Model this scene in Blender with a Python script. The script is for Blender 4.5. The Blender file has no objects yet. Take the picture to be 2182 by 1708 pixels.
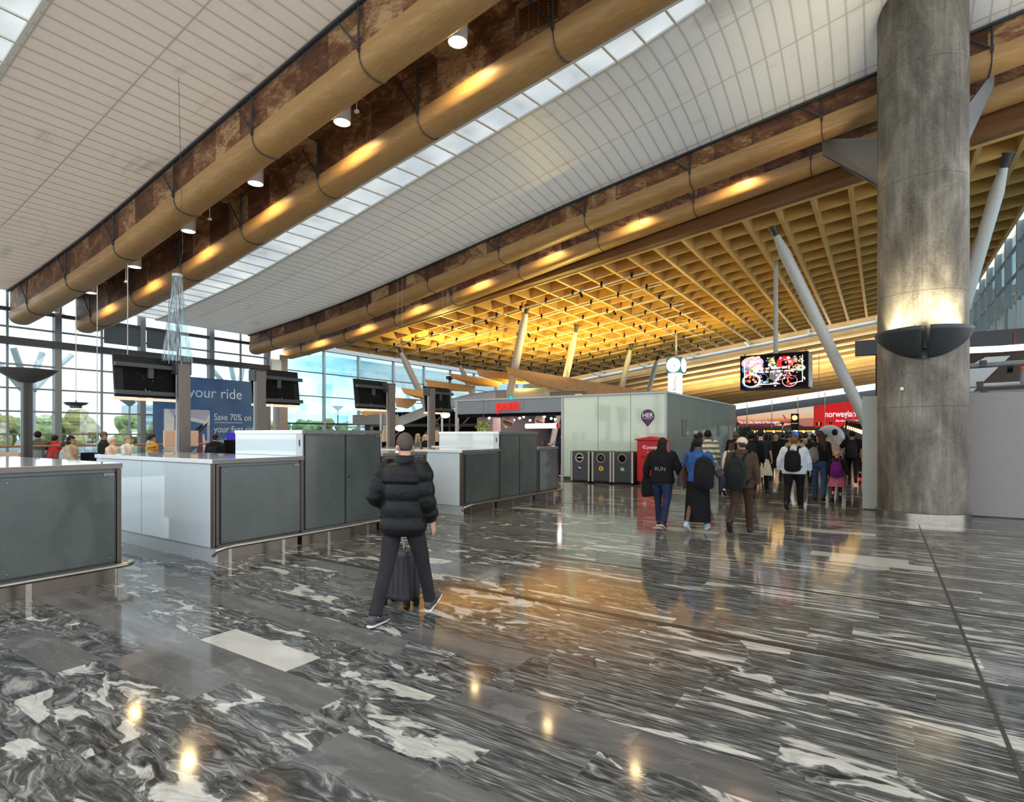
import bpy, bmesh, math, random
from mathutils import Vector, Matrix, Euler
random.seed(7)
scene = bpy.context.scene
col = scene.collection
PI = math.pi
R = math.radians

# ------------------------------------------------------------------ camera, sky, exposure
# Hall axes: +Y runs along the hall, -X towards the glazed front. Eye height 1.7 m.
EYE = 1.7
YAW = R(33.3)
FPX = 1200.0            # focal length in pixels of the 2182 px wide frame
FW = Vector((-math.sin(YAW), math.cos(YAW), 0))
RT = Vector((math.cos(YAW), math.sin(YAW), 0))
cam_d = bpy.data.cameras.new('camera')
cam = bpy.data.objects.new('camera', cam_d)
col.objects.link(cam)
cam.location = (0, 0, EYE)
cam.rotation_euler = (R(90), 0, YAW)
cam_d.sensor_width = 36
cam_d.lens = FPX / 2182 * 36
cam_d.shift_y = 71 / 2182
cam_d.clip_start = 0.05
cam_d.clip_end = 600
scene.camera = cam
vs = scene.view_settings
vs.view_transform = 'Standard'
vs.look = 'None'
vs.gamma = 1
vs.use_curve_mapping = False
vs.exposure = 0.1
scene.cycles.max_bounces = 8
scene.cycles.diffuse_bounces = 4
scene.cycles.glossy_bounces = 4
scene.cycles.transmission_bounces = 6
scene.cycles.transparent_max_bounces = 12
scene.cycles.sample_clamp_indirect = 6
scene.cycles.caustics_reflective = False
scene.cycles.caustics_refractive = False


def at(px, d, z=0.0):
    """A place in the hall: along the sight line px, d metres in front of the eye, z above the floor."""
    p = FW * d + RT * ((px - 1091) / FPX * d)
    return Vector((p.x, p.y, z))


def zat(py, d):
    return EYE + (925 - py) / FPX * d


def onfloor(px, py):
    return at(px, FPX * EYE / (py - 925), 0)


# ------------------------------------------------------------------ node helper
class G:
    def __init__(s, m):
        m.use_nodes = True
        s.nt = m.node_tree
        s.nt.nodes.clear()

    def nd(s, t, ins=None, **props):
        n = s.nt.nodes.new(t)
        for k, v in props.items():
            setattr(n, k, v)
        for k, v in (ins or {}).items():
            s.set(n, k, v)
        return n

    def set(s, n, k, v):
        sock = n.inputs[k]
        if hasattr(v, 'is_output') or isinstance(v, bpy.types.NodeSocket):
            s.nt.links.new(v, sock)
        else:
            if sock.type == 'RGBA' and len(v) == 3:
                v = (*v, 1)
            sock.default_value = v

    def m(s, op, a, b=0.0, c=0.0):
        n = s.nd('ShaderNodeMath', {0: a, 1: b, 2: c}, operation=op)
        return n.outputs[0]

    def noise(s, vec, scale=5, detail=3, rough=.5, dist=0.0):
        n = s.nd('ShaderNodeTexNoise', {'Vector': vec, 'Scale': scale, 'Detail': detail, 'Roughness': rough, 'Distortion': dist})
        return n.outputs[0]

    def ramp(s, fac, stops, interp='LINEAR'):
        n = s.nd('ShaderNodeValToRGB', {0: fac})
        n.color_ramp.interpolation = interp
        e = n.color_ramp.elements
        while len(e) < len(stops):
            e.new(.5)
        for i, (p, c) in enumerate(stops):
            e[i].position = p
            e[i].color = (*c, 1) if len(c) == 3 else c
        return n.outputs[0]

    def mix(s, fac, a, b, mode='MIX'):
        n = s.nd('ShaderNodeMix', data_type='RGBA', blend_type=mode)
        for i, v in ((0, fac), (6, a), (7, b)):
            sock = n.inputs[i]
            if isinstance(v, bpy.types.NodeSocket):
                s.nt.links.new(v, sock)
            else:
                sock.default_value = (*v, 1) if (i and len(v) == 3) else v
        return n.outputs[2]

    def obj(s):
        return s.nd('ShaderNodeTexCoord').outputs['Object']

    def pos(s):
        return s.nd('ShaderNodeNewGeometry').outputs['Position']

    def scalev(s, vec, sc, add=(0, 0, 0)):
        n = s.nd('ShaderNodeVectorMath', {0: vec, 1: sc, 2: add}, operation='MULTIPLY_ADD')
        return n.outputs[0]

    def xyz(s, vec):
        n = s.nd('ShaderNodeSeparateXYZ', {0: vec})
        return n.outputs

    def comb(s, x, y, z=0.0):
        return s.nd('ShaderNodeCombineXYZ', {0: x, 1: y, 2: z}).outputs[0]

    def bsdf(s, **ins):
        n = s.nd('ShaderNodeBsdfPrincipled')
        for k, v in ins.items():
            s.set(n, k.replace('_', ' '), v)
        return n

    def bump(s, h, strength=.3, dist=.02):
        return s.nd('ShaderNodeBump', {'Strength': strength, 'Distance': dist, 'Height': h}).outputs[0]

    def out(s, sh):
        o = s.nd('ShaderNodeOutputMaterial')
        s.nt.links.new(sh.outputs[0] if hasattr(sh, 'outputs') else sh, o.inputs[0])


MATS = {}


def srgb(*c):
    if len(c) == 1:
        c = c[0]
    return tuple(((v / 255) / 12.92 if v / 255 < .04045 else ((v / 255 + .055) / 1.055) ** 2.4) for v in c)


def plain(name, c, rough=.5, metal=0.0, spec=.5, vary=.06, coat=0.0, nscale=14):
    """An everyday surface: one colour with a little mottling."""
    if name in MATS:
        return MATS[name]
    mt = bpy.data.materials.new(name)
    g = G(mt)
    n = g.noise(g.obj(), nscale, 3)
    lo = tuple(v * (1 - vary) for v in c)
    hi = tuple(min(1, v * (1 + vary)) for v in c)
    base = g.ramp(n, [(.3, lo), (.7, hi)])
    b = g.bsdf(Base_Color=base, Roughness=rough, Metallic=metal)
    b.inputs['Specular IOR Level'].default_value = spec
    b.inputs['Coat Weight'].default_value = coat
    g.out(b)
    MATS[name] = mt
    return mt


def fabric(name, c, rough=.85, bump=.25, scale=60):
    if name in MATS:
        return MATS[name]
    mt = bpy.data.materials.new(name)
    g = G(mt)
    v = g.obj()
    n = g.noise(v, 9, 4)
    base = g.ramp(n, [(.25, tuple(x * .75 for x in c)), (.75, tuple(min(1, x * 1.2) for x in c))])
    h = g.m('ADD', g.noise(v, scale, 2), g.m('MULTIPLY', g.noise(v, 11, 3, .5, .6), 2.2))
    b = g.bsdf(Base_Color=base, Roughness=rough, Normal=g.bump(h, bump, .015))
    b.inputs['Specular IOR Level'].default_value = .25
    g.out(b)
    MATS[name] = mt
    return mt


def emit(name, c, strength=1.0):
    if name in MATS:
        return MATS[name]
    mt = bpy.data.materials.new(name)
    g = G(mt)
    g.out(g.nd('ShaderNodeEmission', {'Color': c, 'Strength': strength}))
    MATS[name] = mt
    return mt


# sky: bright overcast with blue gaps
world = bpy.data.worlds.new('sky')
scene.world = world
g = G(world)
v = g.nd('ShaderNodeTexCoord').outputs['Generated']
n = g.noise(g.scalev(v, (2.2, 2.2, 6.0)), 1.6, 5, .55, .4)
x, y, z = g.xyz(v)
gap = g.m('MULTIPLY_ADD', x, -.755, g.m('MULTIPLY', y, .655))           # one blue gap in the cloud, north-west
side = g.nd('ShaderNodeMapRange', {0: gap, 1: .955, 2: .992, 3: .22, 4: -.30}).outputs[0]
cl = g.m('ADD', g.m('MULTIPLY_ADD', n, 1.5, .05), g.m('ADD', side, g.m('MULTIPLY', z, .5)))
skyc = g.ramp(cl, [(.26, (.16, .42, .66)), (.42, (.40, .66, .80)), (.56, (.92, .96, 1.0))])
bg = g.nd('ShaderNodeBackground', {'Color': skyc, 'Strength': 2.1})
wo = g.nd('ShaderNodeOutputWorld')
g.nt.links.new(bg.outputs[0], wo.inputs[0])


# ------------------------------------------------------------------ mesh helper
def tag(o, label=None, cat=None, group=None, kind=None):
    if label:
        o['label'] = label
    if cat:
        o['category'] = cat
    if group:
        o['group'] = group
    if kind:
        o['kind'] = kind
    return o


def empty(name, loc=(0, 0, 0), rz=0.0, label=None, cat=None, group=None, sc=1.0):
    o = bpy.data.objects.new(name, None)
    o.empty_display_size = .1
    col.objects.link(o)
    o.location = loc
    o.rotation_euler = (0, 0, rz)
    o.scale = (sc, sc, sc)
    return tag(o, label, cat, group)


class MB:
    def __init__(s):
        s.bm = bmesh.new()

    def box(s, c, d, rz=0.0, rot=None):
        m = Matrix.Translation(c) @ (rot.to_matrix().to_4x4() if rot else Matrix.Rotation(rz, 4, 'Z')) @ Matrix.Diagonal((*d, 1))
        bmesh.ops.create_cube(s.bm, size=1, matrix=m)
        return s

    def span(s, x0, x1, y0, y1, z0, z1):
        return s.box(((x0 + x1) / 2, (y0 + y1) / 2, (z0 + z1) / 2), (abs(x1 - x0), abs(y1 - y0), abs(z1 - z0)))

    def cyl(s, p0, p1, r0, r1=None, n=16):
        return s.rings([(p0, r0, r0), (p1, r0 if r1 is None else r1, r0 if r1 is None else r1)], n)

    def rings(s, stations, n=14, caps=True, up=None, closed=False):
        """Loft: stations (centre, r_side, r_front) with sections square to the path."""
        P = [Vector(q[0]) for q in stations]
        prev = None
        vr = []
        u = None
        for i, (c, a, b) in enumerate(stations):
            if closed:
                t = P[(i + 1) % len(P)] - P[i - 1]
            else:
                t = P[min(i + 1, len(P) - 1)] - P[max(i - 1, 0)]
            t.normalize()
            if u is None:
                ref = Vector(up) if up else (Vector((1, 0, 0)) if abs(t.x) < .9 else Vector((0, 1, 0)))
                u = (ref - t * ref.dot(t)).normalized()
            else:
                u = (u - t * u.dot(t)).normalized()
            w = t.cross(u)
            ring = [s.bm.verts.new(P[i] + u * (a * math.cos(2 * PI * k / n)) + w * (b * math.sin(2 * PI * k / n))) for k in range(n)]
            vr.append(ring)
        m = len(vr)
        for i in range(m if closed else m - 1):
            A, B = vr[i], vr[(i + 1) % m]
            for k in range(n):
                s.bm.faces.new((A[k], A[(k + 1) % n], B[(k + 1) % n], B[k]))
        if caps and not closed:
            s.bm.faces.new(list(reversed(vr[0])))
            s.bm.faces.new(vr[-1])
        return s

    def tube(s, pts, r, n=10, closed=False):
        return s.rings([(p, r, r) for p in pts], n, closed=closed)

    def ball(s, c, r, u=16, v=10, rot=None):
        r = (r, r, r) if not hasattr(r, '__len__') else r
        m = Matrix.Translation(c) @ (rot.to_matrix().to_4x4() if rot else Matrix()) @ Matrix.Diagonal((*r, 1))
        bmesh.ops.create_uvsphere(s.bm, u_segments=u, v_segments=v, radius=1, matrix=m)
        return s

    def lathe(s, c, prof, n=32, a0=0.0, a1=2 * PI):
        full = abs(a1 - a0 - 2 * PI) < 1e-6
        k = n if full else n + 1
        vr = []
        for (r, z) in prof:
            vr.append([s.bm.verts.new((c[0] + r * math.cos(a0 + (a1 - a0) * i / n), c[1] + r * math.sin(a0 + (a1 - a0) * i / n), c[2] + z)) for i in range(k)])
        for A, B in zip(vr, vr[1:]):
            for i in range(k if full else k - 1):
                s.bm.faces.new((A[i], A[(i + 1) % k], B[(i + 1) % k], B[i]))
        return s

    def prism(s, poly, vec):
        """Extrude a closed polygon of points along vec."""
        vec = Vector(vec)
        a = [s.bm.verts.new(p) for p in poly]
        b = [s.bm.verts.new(Vector(p) + vec) for p in poly]
        n = len(a)
        s.bm.faces.new(a)
        s.bm.faces.new(list(reversed(b)))
        for i in range(n):
            s.bm.faces.new((a[i], b[i], b[(i + 1) % n], a[(i + 1) % n]))
        return s

    def sweep(s, path, prof, caps=True, closed=True):
        """Profile of (dy, dz) pairs carried along points of the path (path runs mostly along x)."""
        vr = [[s.bm.verts.new((p[0], p[1] + dy, p[2] + dz)) for dy, dz in prof] for p in path]
        n = len(prof)
        for A, B in zip(vr, vr[1:]):
            for i in range(n if closed else n - 1):
                s.bm.faces.new((A[i], A[(i + 1) % n], B[(i + 1) % n], B[i]))
        if caps and closed:
            s.bm.faces.new(list(reversed(vr[0])))
            s.bm.faces.new(vr[-1])
        return s

    def build(s, name, mat, parent=None, smooth=False, bevel=0.0, angle=35, loc=None, seg=2):
        bmesh.ops.recalc_face_normals(s.bm, faces=s.bm.faces)
        me = bpy.data.meshes.new(name)
        s.bm.to_mesh(me)
        s.bm.free()
        me.materials.append(mat)
        o = bpy.data.objects.new(name, me)
        col.objects.link(o)
        if smooth:
            for p in me.polygons:
                p.use_smooth = True
            me.set_sharp_from_angle(angle=R(angle))
        if bevel:
            b = o.modifiers.new('bevel', 'BEVEL')
            b.width = bevel
            b.segments = seg
            b.limit_method = 'ANGLE'
        if parent is not None:
            o.parent = parent
        if loc is not None:
            o.location = loc
        return o


def struct(o):
    o['kind'] = 'structure'
    return o


def kids(o):
    return list(o.children)


def copy_tree(o, parent=None):
    c = o.copy()
    col.objects.link(c)
    if parent is not None:
        c.parent = parent
    for ch in kids(o):
        copy_tree(ch, c)
    return c


def text(name, body, size, mat, parent, loc, rot, depth=.004, align='LEFT', sx=1.0, off=0.0):
    cu = bpy.data.curves.new(name, 'FONT')
    cu.body = body
    cu.size = size
    cu.align_x = align
    cu.align_y = 'CENTER'
    cu.extrude = depth
    cu.offset = off
    cu.space_line = .95
    t = bpy.data.objects.new(name, cu)
    col.objects.link(t)
    bpy.context.view_layer.update()
    me = bpy.data.meshes.new_from_object(t.evaluated_get(bpy.context.evaluated_depsgraph_get()))
    bpy.data.objects.remove(t)
    me.name = name
    me.materials.clear()
    me.materials.append(mat)
    o = bpy.data.objects.new(name, me)
    col.objects.link(o)
    o.parent = parent
    o.location = loc
    o.rotation_euler = rot
    o.scale = (sx, 1, 1)
    return o


def lamp(name, kind, loc, energy, color, parent=None, rot=None, **kw):
    d = bpy.data.lights.new(name, kind)
    d.energy = energy
    d.color = color
    for k, v_ in kw.items():
        setattr(d, k, v_)
    o = bpy.data.objects.new(name, d)
    col.objects.link(o)
    o.location = loc
    if rot:
        o.rotation_euler = rot
    if parent is not None:
        o.parent = parent
    return o


def interp(pts, x):
    if x <= pts[0][0]:
        (xa, za), (xb, zb) = pts[0], pts[1]
    elif x >= pts[-1][0]:
        (xa, za), (xb, zb) = pts[-2], pts[-1]
    else:
        for (xa, za), (xb, zb) in zip(pts, pts[1:]):
            if xa <= x <= xb:
                break
    return za + (zb - za) * (x - xa) / (xb - xa)


def smooth_fn(pts, w=1.6):
    return lambda x: sum(interp(pts, x + d * w) * k for d, k in ((-1, .25), (-.5, .2), (0, .1), (.5, .2), (1, .25)))


# underside of the curved timber beams, metres above the floor, by x
zbeam = smooth_fn([(-29.6, 5.12), (-25.65, 5.38), (-22.57, 5.62), (-17.44, 6.21), (-14.43, 6.74), (-11.86, 7.17),
                   (-8.84, 7.69), (-4.9, 8.31), (-.18, 9.02), (2.5, 9.43), (6.84, 10.02), (13.7, 10.82)])
# underside of the timber grid
zgrid = lambda x: 8.65 + .125 * x
# ------------------------------------------------------------------ materials
def mat_floor():
    mt = bpy.data.materials.new('polished_marble')
    g = G(mt)
    p = g.pos()
    x, y, z = g.xyz(p)
    rowh, L = .31, 1.15
    row = g.m('FLOOR', g.m('DIVIDE', y, rowh))
    wn = g.nd('ShaderNodeTexWhiteNoise', {'W': row}, noise_dimensions='1D').outputs[0]
    xs = g.m('DIVIDE', g.m('ADD', x, g.m('MULTIPLY', wn, 9.0)), L)
    colm = g.m('FLOOR', xs)
    tid = g.nd('ShaderNodeTexWhiteNoise', {'Vector': g.comb(row, colm, 3.1)}, noise_dimensions='3D')
    tv, tc = tid.outputs[0], tid.outputs[1]
    tr, tg, tb = g.nd('ShaderNodeSeparateColor', {0: tc}).outputs
    # streak direction: strongly drawn out along x, looser in the south-west corner
    where = g.m('MULTIPLY_ADD', x, -1.0, g.m('MULTIPLY', y, -.55))
    loose = g.nd('ShaderNodeMapRange', {0: where, 1: -2.4, 2: 1.6, 3: -.05, 4: 1.05}).outputs[0]
    pick = g.m('LESS_THAN', g.nd('ShaderNodeTexWhiteNoise', {'Vector': g.comb(row, colm, 8.7)}, noise_dimensions='3D').outputs[0], loose)

    def figure(fx, fy, sw, k):
        vec = g.comb(g.m('MULTIPLY', x, fx), g.m('MULTIPLY', y, fy), 0.0)
        vec = g.nd('ShaderNodeVectorMath', {0: vec, 1: g.scalev(tc, (14, 14, 14))}, operation='ADD').outputs[0]
        swirl = g.nd('ShaderNodeTexNoise', {'Vector': vec, 'Scale': 1.3, 'Detail': 3}).outputs[1]
        wv = g.nd('ShaderNodeVectorMath', {0: vec, 1: g.scalev(swirl, (sw, sw * .8, 0))}, operation='ADD').outputs[0]
        return g.noise(wv, 2.3 * k, 5, .56, .4), g.noise(g.scalev(wv, (1.0, 1.9, 1)), 5.2, 5, .65, .8), wv
    big_a, fine_a, wv = figure(.62, 5.4, .55, 1.0)
    big_b, fine_b, wb = figure(1.05, 2.3, 1.1, 1.0)
    lerp = lambda a, b: g.m('ADD', g.m('MULTIPLY', a, g.m('SUBTRACT', 1.0, pick)), g.m('MULTIPLY', b, pick))
    big = lerp(big_a, big_b)
    fine = lerp(fine_a, fine_b)
    base = g.ramp(fine, [(.32, (.020, .022, .022)), (.46, (.055, .058, .057)), (.56, (.13, .133, .128)), (.66, (.30, .30, .28))])
    thr = g.m('MULTIPLY_ADD', tr, .15, .515)           # how much white each slab holds
    w = g.nd('ShaderNodeMapRange', {0: g.m('SUBTRACT', big, thr), 1: 0.0, 2: .035, 3: 0.0, 4: 1.0}).outputs[0]
    white = g.ramp(fine, [(.35, (.34, .34, .31)), (.65, (.58, .57, .52))])
    c = g.mix(w, base, white)
    hair = g.noise(g.nd('ShaderNodeVectorMath', {0: g.comb(g.m('MULTIPLY', x, 1.5), g.m('MULTIPLY', y, 24.0), 0.0), 1: g.scalev(tc, (9, 9, 9))}, operation='ADD').outputs[0], 1.6, 4, .6, .6)
    hw = g.nd('ShaderNodeMapRange', {0: hair, 1: .60, 2: .68, 3: 0.0, 4: .75}).outputs[0]
    c = g.mix(g.m('MULTIPLY', hw, g.m('SUBTRACT', 1.0, g.m('MULTIPLY', pick, .7))), c, (.42, .41, .37))
    # a few calm grey slabs, a few almost white ones
    calm = g.m('MULTIPLY', g.m('GREATER_THAN', tg, .80), g.m('MULTIPLY_ADD', pick, .75, .12))
    cc = g.ramp(g.noise(wv, 1.2, 4), [(.35, (.085, .085, .082)), (.65, (.15, .145, .14))])
    c = g.mix(calm, c, cc)
    pale = g.m('MULTIPLY', g.m('GREATER_THAN', tb, .985), .9)
    c = g.mix(pale, c, (.50, .49, .45))
    # joints
    def line(coord, n, half):
        f = g.m('FRACT', coord)
        d = g.m('MINIMUM', f, g.m('SUBTRACT', 1.0, f))
        return g.m('LESS_THAN', d, half / n)
    j = g.m('MAXIMUM', line(g.m('DIVIDE', y, rowh), rowh, .0011), line(xs, L, .0014))
    c = g.mix(g.m('MULTIPLY', j, .55), c, (.16, .155, .15))
    rough = g.m('MULTIPLY_ADD', g.noise(p, 6, 3), .09, .045)
    b = g.bsdf(Base_Color=c, Roughness=rough)
    b.inputs['Specular IOR Level'].default_value = .29
    g.out(b)
    return mt


def mat_glulam(name, c0, c1, grain=(1.2, 26, 26), rough=.42):
    mt = bpy.data.materials.new(name)
    g = G(mt)
    p = g.pos()
    n = g.noise(g.scalev(p, grain), 1.0, 5, .6, .3)
    n2 = g.noise(p, 1.3, 3)
    knots = g.nd('ShaderNodeTexVoronoi', {'Vector': g.scalev(p, (1.6, 4, 4)), 'Scale': 1.5}).outputs[0]
    base = g.ramp(g.m('MULTIPLY_ADD', n2, .35, g.m('MULTIPLY', n, .65)), [(.33, c0), (.66, c1)])
    base = g.mix(g.m('MULTIPLY', g.m('LESS_THAN', knots, .035), .6), base, tuple(v * .35 for v in c0))
    b = g.bsdf(Base_Color=base, Roughness=rough, Normal=g.bump(n, .08, .01))
    b.inputs['Specular IOR Level'].default_value = .45
    g.out(b)
    return mt


def mat_plywood():
    mt = bpy.data.materials.new('worn_brown_plywood')
    g = G(mt)
    p = g.pos()
    x, y, z = g.xyz(p)
    sheet = g.m('FLOOR', g.m('DIVIDE', x, .92))
    sid = g.nd('ShaderNodeTexWhiteNoise', {'W': sheet}, noise_dimensions='1D')
    sh = g.scalev(sid.outputs[1], (9, 9, 9))
    q = g.nd('ShaderNodeVectorMath', {0: p, 1: sh}, operation='ADD').outputs[0]
    a = g.noise(g.scalev(q, (1.0, 1, 1.6)), 1.1, 6, .62, 1.2)
    b_ = g.noise(g.scalev(q, (2.0, 2, 6)), 3.0, 5, .65, .8)
    t = g.m('ADD', g.m('MULTIPLY', a, .62), g.m('MULTIPLY', b_, .38))
    t = g.m('ADD', t, g.m('MULTIPLY_ADD', sid.outputs[0], .16, -.08))
    c = g.ramp(t, [(.35, (.055, .018, .006)), (.46, (.135, .05, .016)), (.53, (.22, .10, .038)), (.62, (.46, .29, .14))])
    f = g.m('FRACT', g.m('DIVIDE', x, .92))
    seam = g.m('LESS_THAN', f, .014)
    c = g.mix(g.m('MULTIPLY', seam, .75), c, (.02, .01, .005))
    bs = g.bsdf(Base_Color=c, Roughness=.55)
    g.out(bs)
    return mt


def mat_ceiling(name, slat=.27, strip=1.33, y0=0.0, trans=.42, tint=(.78, .77, .74)):
    """White translucent roof cloth in slats with rooflights above it."""
    mt = bpy.data.materials.new(name)
    g = G(mt)
    p = g.pos()
    x, y, z = g.xyz(p)
    def line(co, step, half):
        f = g.m('FRACT', g.m('DIVIDE', co, step))
        d = g.m('MINIMUM', f, g.m('SUBTRACT', 1.0, f))
        return g.m('LESS_THAN', d, half / step)
    l1 = line(x, slat, .021)
    l2 = line(g.m('SUBTRACT', y, y0), strip, .016)
    dirt = g.noise(g.scalev(p, (.5, 1.4, 1)), 1.2, 5, .6, .5)
    base = g.mix(g.ramp(dirt, [(.6, (0, 0, 0)), (.85, (.6, .6, .6))]), tint, (.42, .39, .33))
    base = g.mix(g.m('MULTIPLY', g.m('MAXIMUM', g.m('MULTIPLY', l1, .75), g.m('MULTIPLY', l2, .9)), .58), base, (.34, .32, .28))
    b = g.bsdf(Base_Color=base, Roughness=.34)
    b.inputs['Specular IOR Level'].default_value = .5
    tr = g.nd('ShaderNodeBsdfTranslucent', {0: base})
    mx = g.nd('ShaderNodeMixShader', {0: trans, 1: b.outputs[0], 2: tr.outputs[0]})
    g.out(mx)
    return mt


def mat_concrete():
    mt = bpy.data.materials.new('weathered_concrete')
    g = G(mt)
    p = g.obj()
    a = g.noise(g.scalev(p, (1, 1, .55)), 1.5, 6, .62, .8)
    b_ = g.noise(p, 26, 4, .7)
    st = g.noise(g.scalev(p, (7, 7, .5)), 1.4, 4, .6)
    t = g.m('ADD', g.m('MULTIPLY', a, .55), g.m('ADD', g.m('MULTIPLY', b_, .2), g.m('MULTIPLY', st, .25)))
    c = g.ramp(t, [(.38, (.060, .053, .041)), (.49, (.135, .122, .098)), (.58, (.235, .213, .175)), (.68, (.36, .33, .275))])
    x, y, z = g.xyz(p)
    # casting seams: one upright, one every 2.25 m around
    ang = g.m('ARCTAN2', y, x)
    up = g.m('LESS_THAN', g.m('ABSOLUTE', g.m('ADD', ang, 1.60)), .006)
    f = g.m('FRACT', g.m('DIVIDE', g.m('ADD', z, g.m('MULTIPLY', a, .03)), 2.25))
    rd = g.m('LESS_THAN', f, .009)
    c = g.mix(g.m('MULTIPLY', g.m('MAXIMUM', up, rd), .5), c, (.05, .046, .04))
    bs = g.bsdf(Base_Color=c, Roughness=.62, Normal=g.bump(b_, .18, .02))
    g.out(bs)
    return mt


def mat_glass(name, tint=(.86, .94, .96), clear=.86, rough=.0):
    """Thin window glass: mostly see-through with a mirror share by angle."""
    mt = bpy.data.materials.new(name)
    g = G(mt)
    tr = g.nd('ShaderNodeBsdfTransparent', {0: tint})
    gl = g.nd('ShaderNodeBsdfGlossy', {0: (1, 1, 1), 'Roughness': rough})
    fr = g.nd('ShaderNodeFresnel', {'IOR': 1.5}).outputs[0]
    k = g.m('MINIMUM', g.m('MULTIPLY_ADD', fr, .9, (1 - clear) * .25), .8)
    g.out(g.nd('ShaderNodeMixShader', {0: k, 1: tr.outputs[0], 2: gl.outputs[0]}))
    return mt


M_floor = mat_floor()
M_beam = mat_glulam('golden_glulam', (.33, .185, .066), (.50, .30, .115))
M_grid = mat_glulam('pale_pine_ribs', (.56, .35, .11), (.70, .48, .18))
M_grid_x = mat_glulam('pine_grid_joists', (.58, .36, .10), (.74, .50, .17), (1.2, 20, 20), .5)
M_grid_top = mat_glulam('brown_pine_boarding', (.26, .125, .03), (.36, .19, .05), (2, 9, 9), .6)
M_fascia = mat_glulam('dark_glulam', (.13, .055, .014), (.20, .09, .025))
M_fin = mat_glulam('oak_fins', (.33, .185, .065), (.50, .31, .13), (6, 6, 20))
M_ply = mat_plywood()
M_conc = mat_concrete()
M_steel = plain('brushed_steel', srgb(170, 165, 155), .28, 1.0, vary=.08)
M_dsteel = plain('dark_painted_steel', srgb(58, 62, 66), .45, .2)
M_gsteel = plain('grey_painted_steel', srgb(120, 126, 130), .4, .1)
M_lsteel = plain('pale_painted_steel', srgb(178, 186, 190), .35, .1)
M_pipe = plain('white_painted_tube', srgb(200, 203, 200), .35)
M_black = plain('black_plastic', srgb(13, 14, 16), .4, spec=.25)
M_black_matt = plain('matt_black', srgb(10, 10, 11), .75, spec=.15)
M_white = plain('gloss_white', srgb(226, 232, 236), .12, coat=.3, vary=.02)
M_whitematt = plain('white_enamel', srgb(228, 226, 218), .4, vary=.02)
M_bronze = plain('bronze_trim', srgb(96, 86, 80), .38, .55)
M_glass = mat_glass('window_glass')
M_glass2 = mat_glass('blue_window_glass', (.70, .88, .94))
M_red = plain('postbox_red', srgb(196, 22, 30), .4)
M_board = plain('grey_hoarding', srgb(152, 148, 146), .7, vary=.03)
M_board2 = plain('pale_hoarding', srgb(178, 180, 174), .7, vary=.03)
# ------------------------------------------------------------------ the setting
# floor: polished slabs
mb = MB()
mb.span(-24.9, 15, -14, 82, -.12, 0)
struct(mb.build('floor', M_floor))
# dark inlay strips across the hall and one thin joint along it
M_strip = plain('dark_inlay', srgb(46, 44, 40), .3)
for i, (yy, w) in enumerate(((4.97, .075), (6.86, .06), (12.4, .05))):
    mb = MB()
    mb.span(-7.0 if i == 0 else -14, 13, yy - w / 2, yy + w / 2, -.01, .0025)
    struct(mb.build('trim_%d' % (i + 1), M_strip))
mb = MB()
mb.span(.567, .59, -3, 13.1, -.01, .0022)
struct(mb.build('trim_4', M_strip))



def beam_path(y, dz=0.0, x0=-24.7, x1=13.5):
    n = 58
    return [(x0 + (x1 - x0) * i / n, y, zbeam(x0 + (x1 - x0) * i / n) + dz) for i in range(n + 1)]


sg = lambda v_, e: math.copysign(abs(v_) ** e, v_)
HALF = [(.325 * sg(math.sin(a), .8), .26 - .26 * sg(math.cos(a), .8)) for a in [R(-90 + 180 * i / 16) for i in range(17)]]
BEAM_PROF = HALF + [(.325, .38), (-.325, .38)]

PAIRS = ((6.9, 8.78, 1.10, 'over the counters'), (15.56, 17.39, .87, 'by the concrete column'))
MOD = 3.11


def x_modules(x0):
    return [x0 - MOD * i for i in range(-3, 8) if x0 - MOD * i > -24.3]


def steel_strap(name, y, x, up, parent, side=-1):
    """Thin steel hanger on a beam: strap under the belly, post and slanting stay."""
    zb = zbeam(x)
    mb = MB()
    pts = [(x, y + .335 * sg(math.sin(a), .8), zb + .26 - .272 * sg(math.cos(a), .8)) for a in [R(-92 + 178 * i / 12) for i in range(13)]]
    mb.tube(pts, .012, 6)
    mb.tube([(x, y + side * .345, zb + .27), (x, y + side * .345, zb + up)], .022, 6)
    mb.tube([(x, y + side * .345, zb + .36), (x - .62, y + side * .36, zb + up)], .018, 6)
    mb.box((x, y + side * .35, zb + .36), (.05, .05, .12))
    return mb.build(name, M_dsteel, parent, smooth=True)


for pi, (ya, yb, up, where) in enumerate(PAIRS):
    for bi, y in enumerate((ya, yb)):
        nm = ('front', 'rear')[bi]
        lab = ('%s curved glulam beam of the pair %s' % (('plain lower', 'upper, lamp-lit')[0] if 0 else ('front', 'lamp-lit rear')[bi], where))
        root = empty('glulam_beam', (0, 0, 0), 0, lab, 'beam')
        MB().sweep(beam_path(y), BEAM_PROF).build('timber', M_beam, root, smooth=True, angle=40)
        # worn brown plywood web standing on the beam
        top = up if bi == 0 else 1.2
        MB().sweep(beam_path(y), [(-.29, .37), (-.245, .37), (-.245, top), (-.29, top)]).build('plywood_web', M_ply, root)
        for x in x_modules(-1.2 + (-.0 if bi == 0 else -.4)):
            steel_strap('hanger', y, x, top, root)
    # boarding that closes the gap over the two beams
    struct(MB().sweep(beam_path((ya + yb) / 2), [(-1.15, 1.21), (1.3, 1.21), (1.3, 1.27), (-1.15, 1.27)]).build('ceiling_boarding_%s' % ('south', 'north')[pi], M_ply))

# white slatted ceilings between the pairs
M_ceil1 = mat_ceiling('white_slat_ceiling_south', .31, 1.55, 6.5, .40, (.78, .72, .65))
M_ceil2 = mat_ceiling('white_slat_ceiling_north', .31, 1.46, 15.05, .40, (.72, .72, .70))


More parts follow.
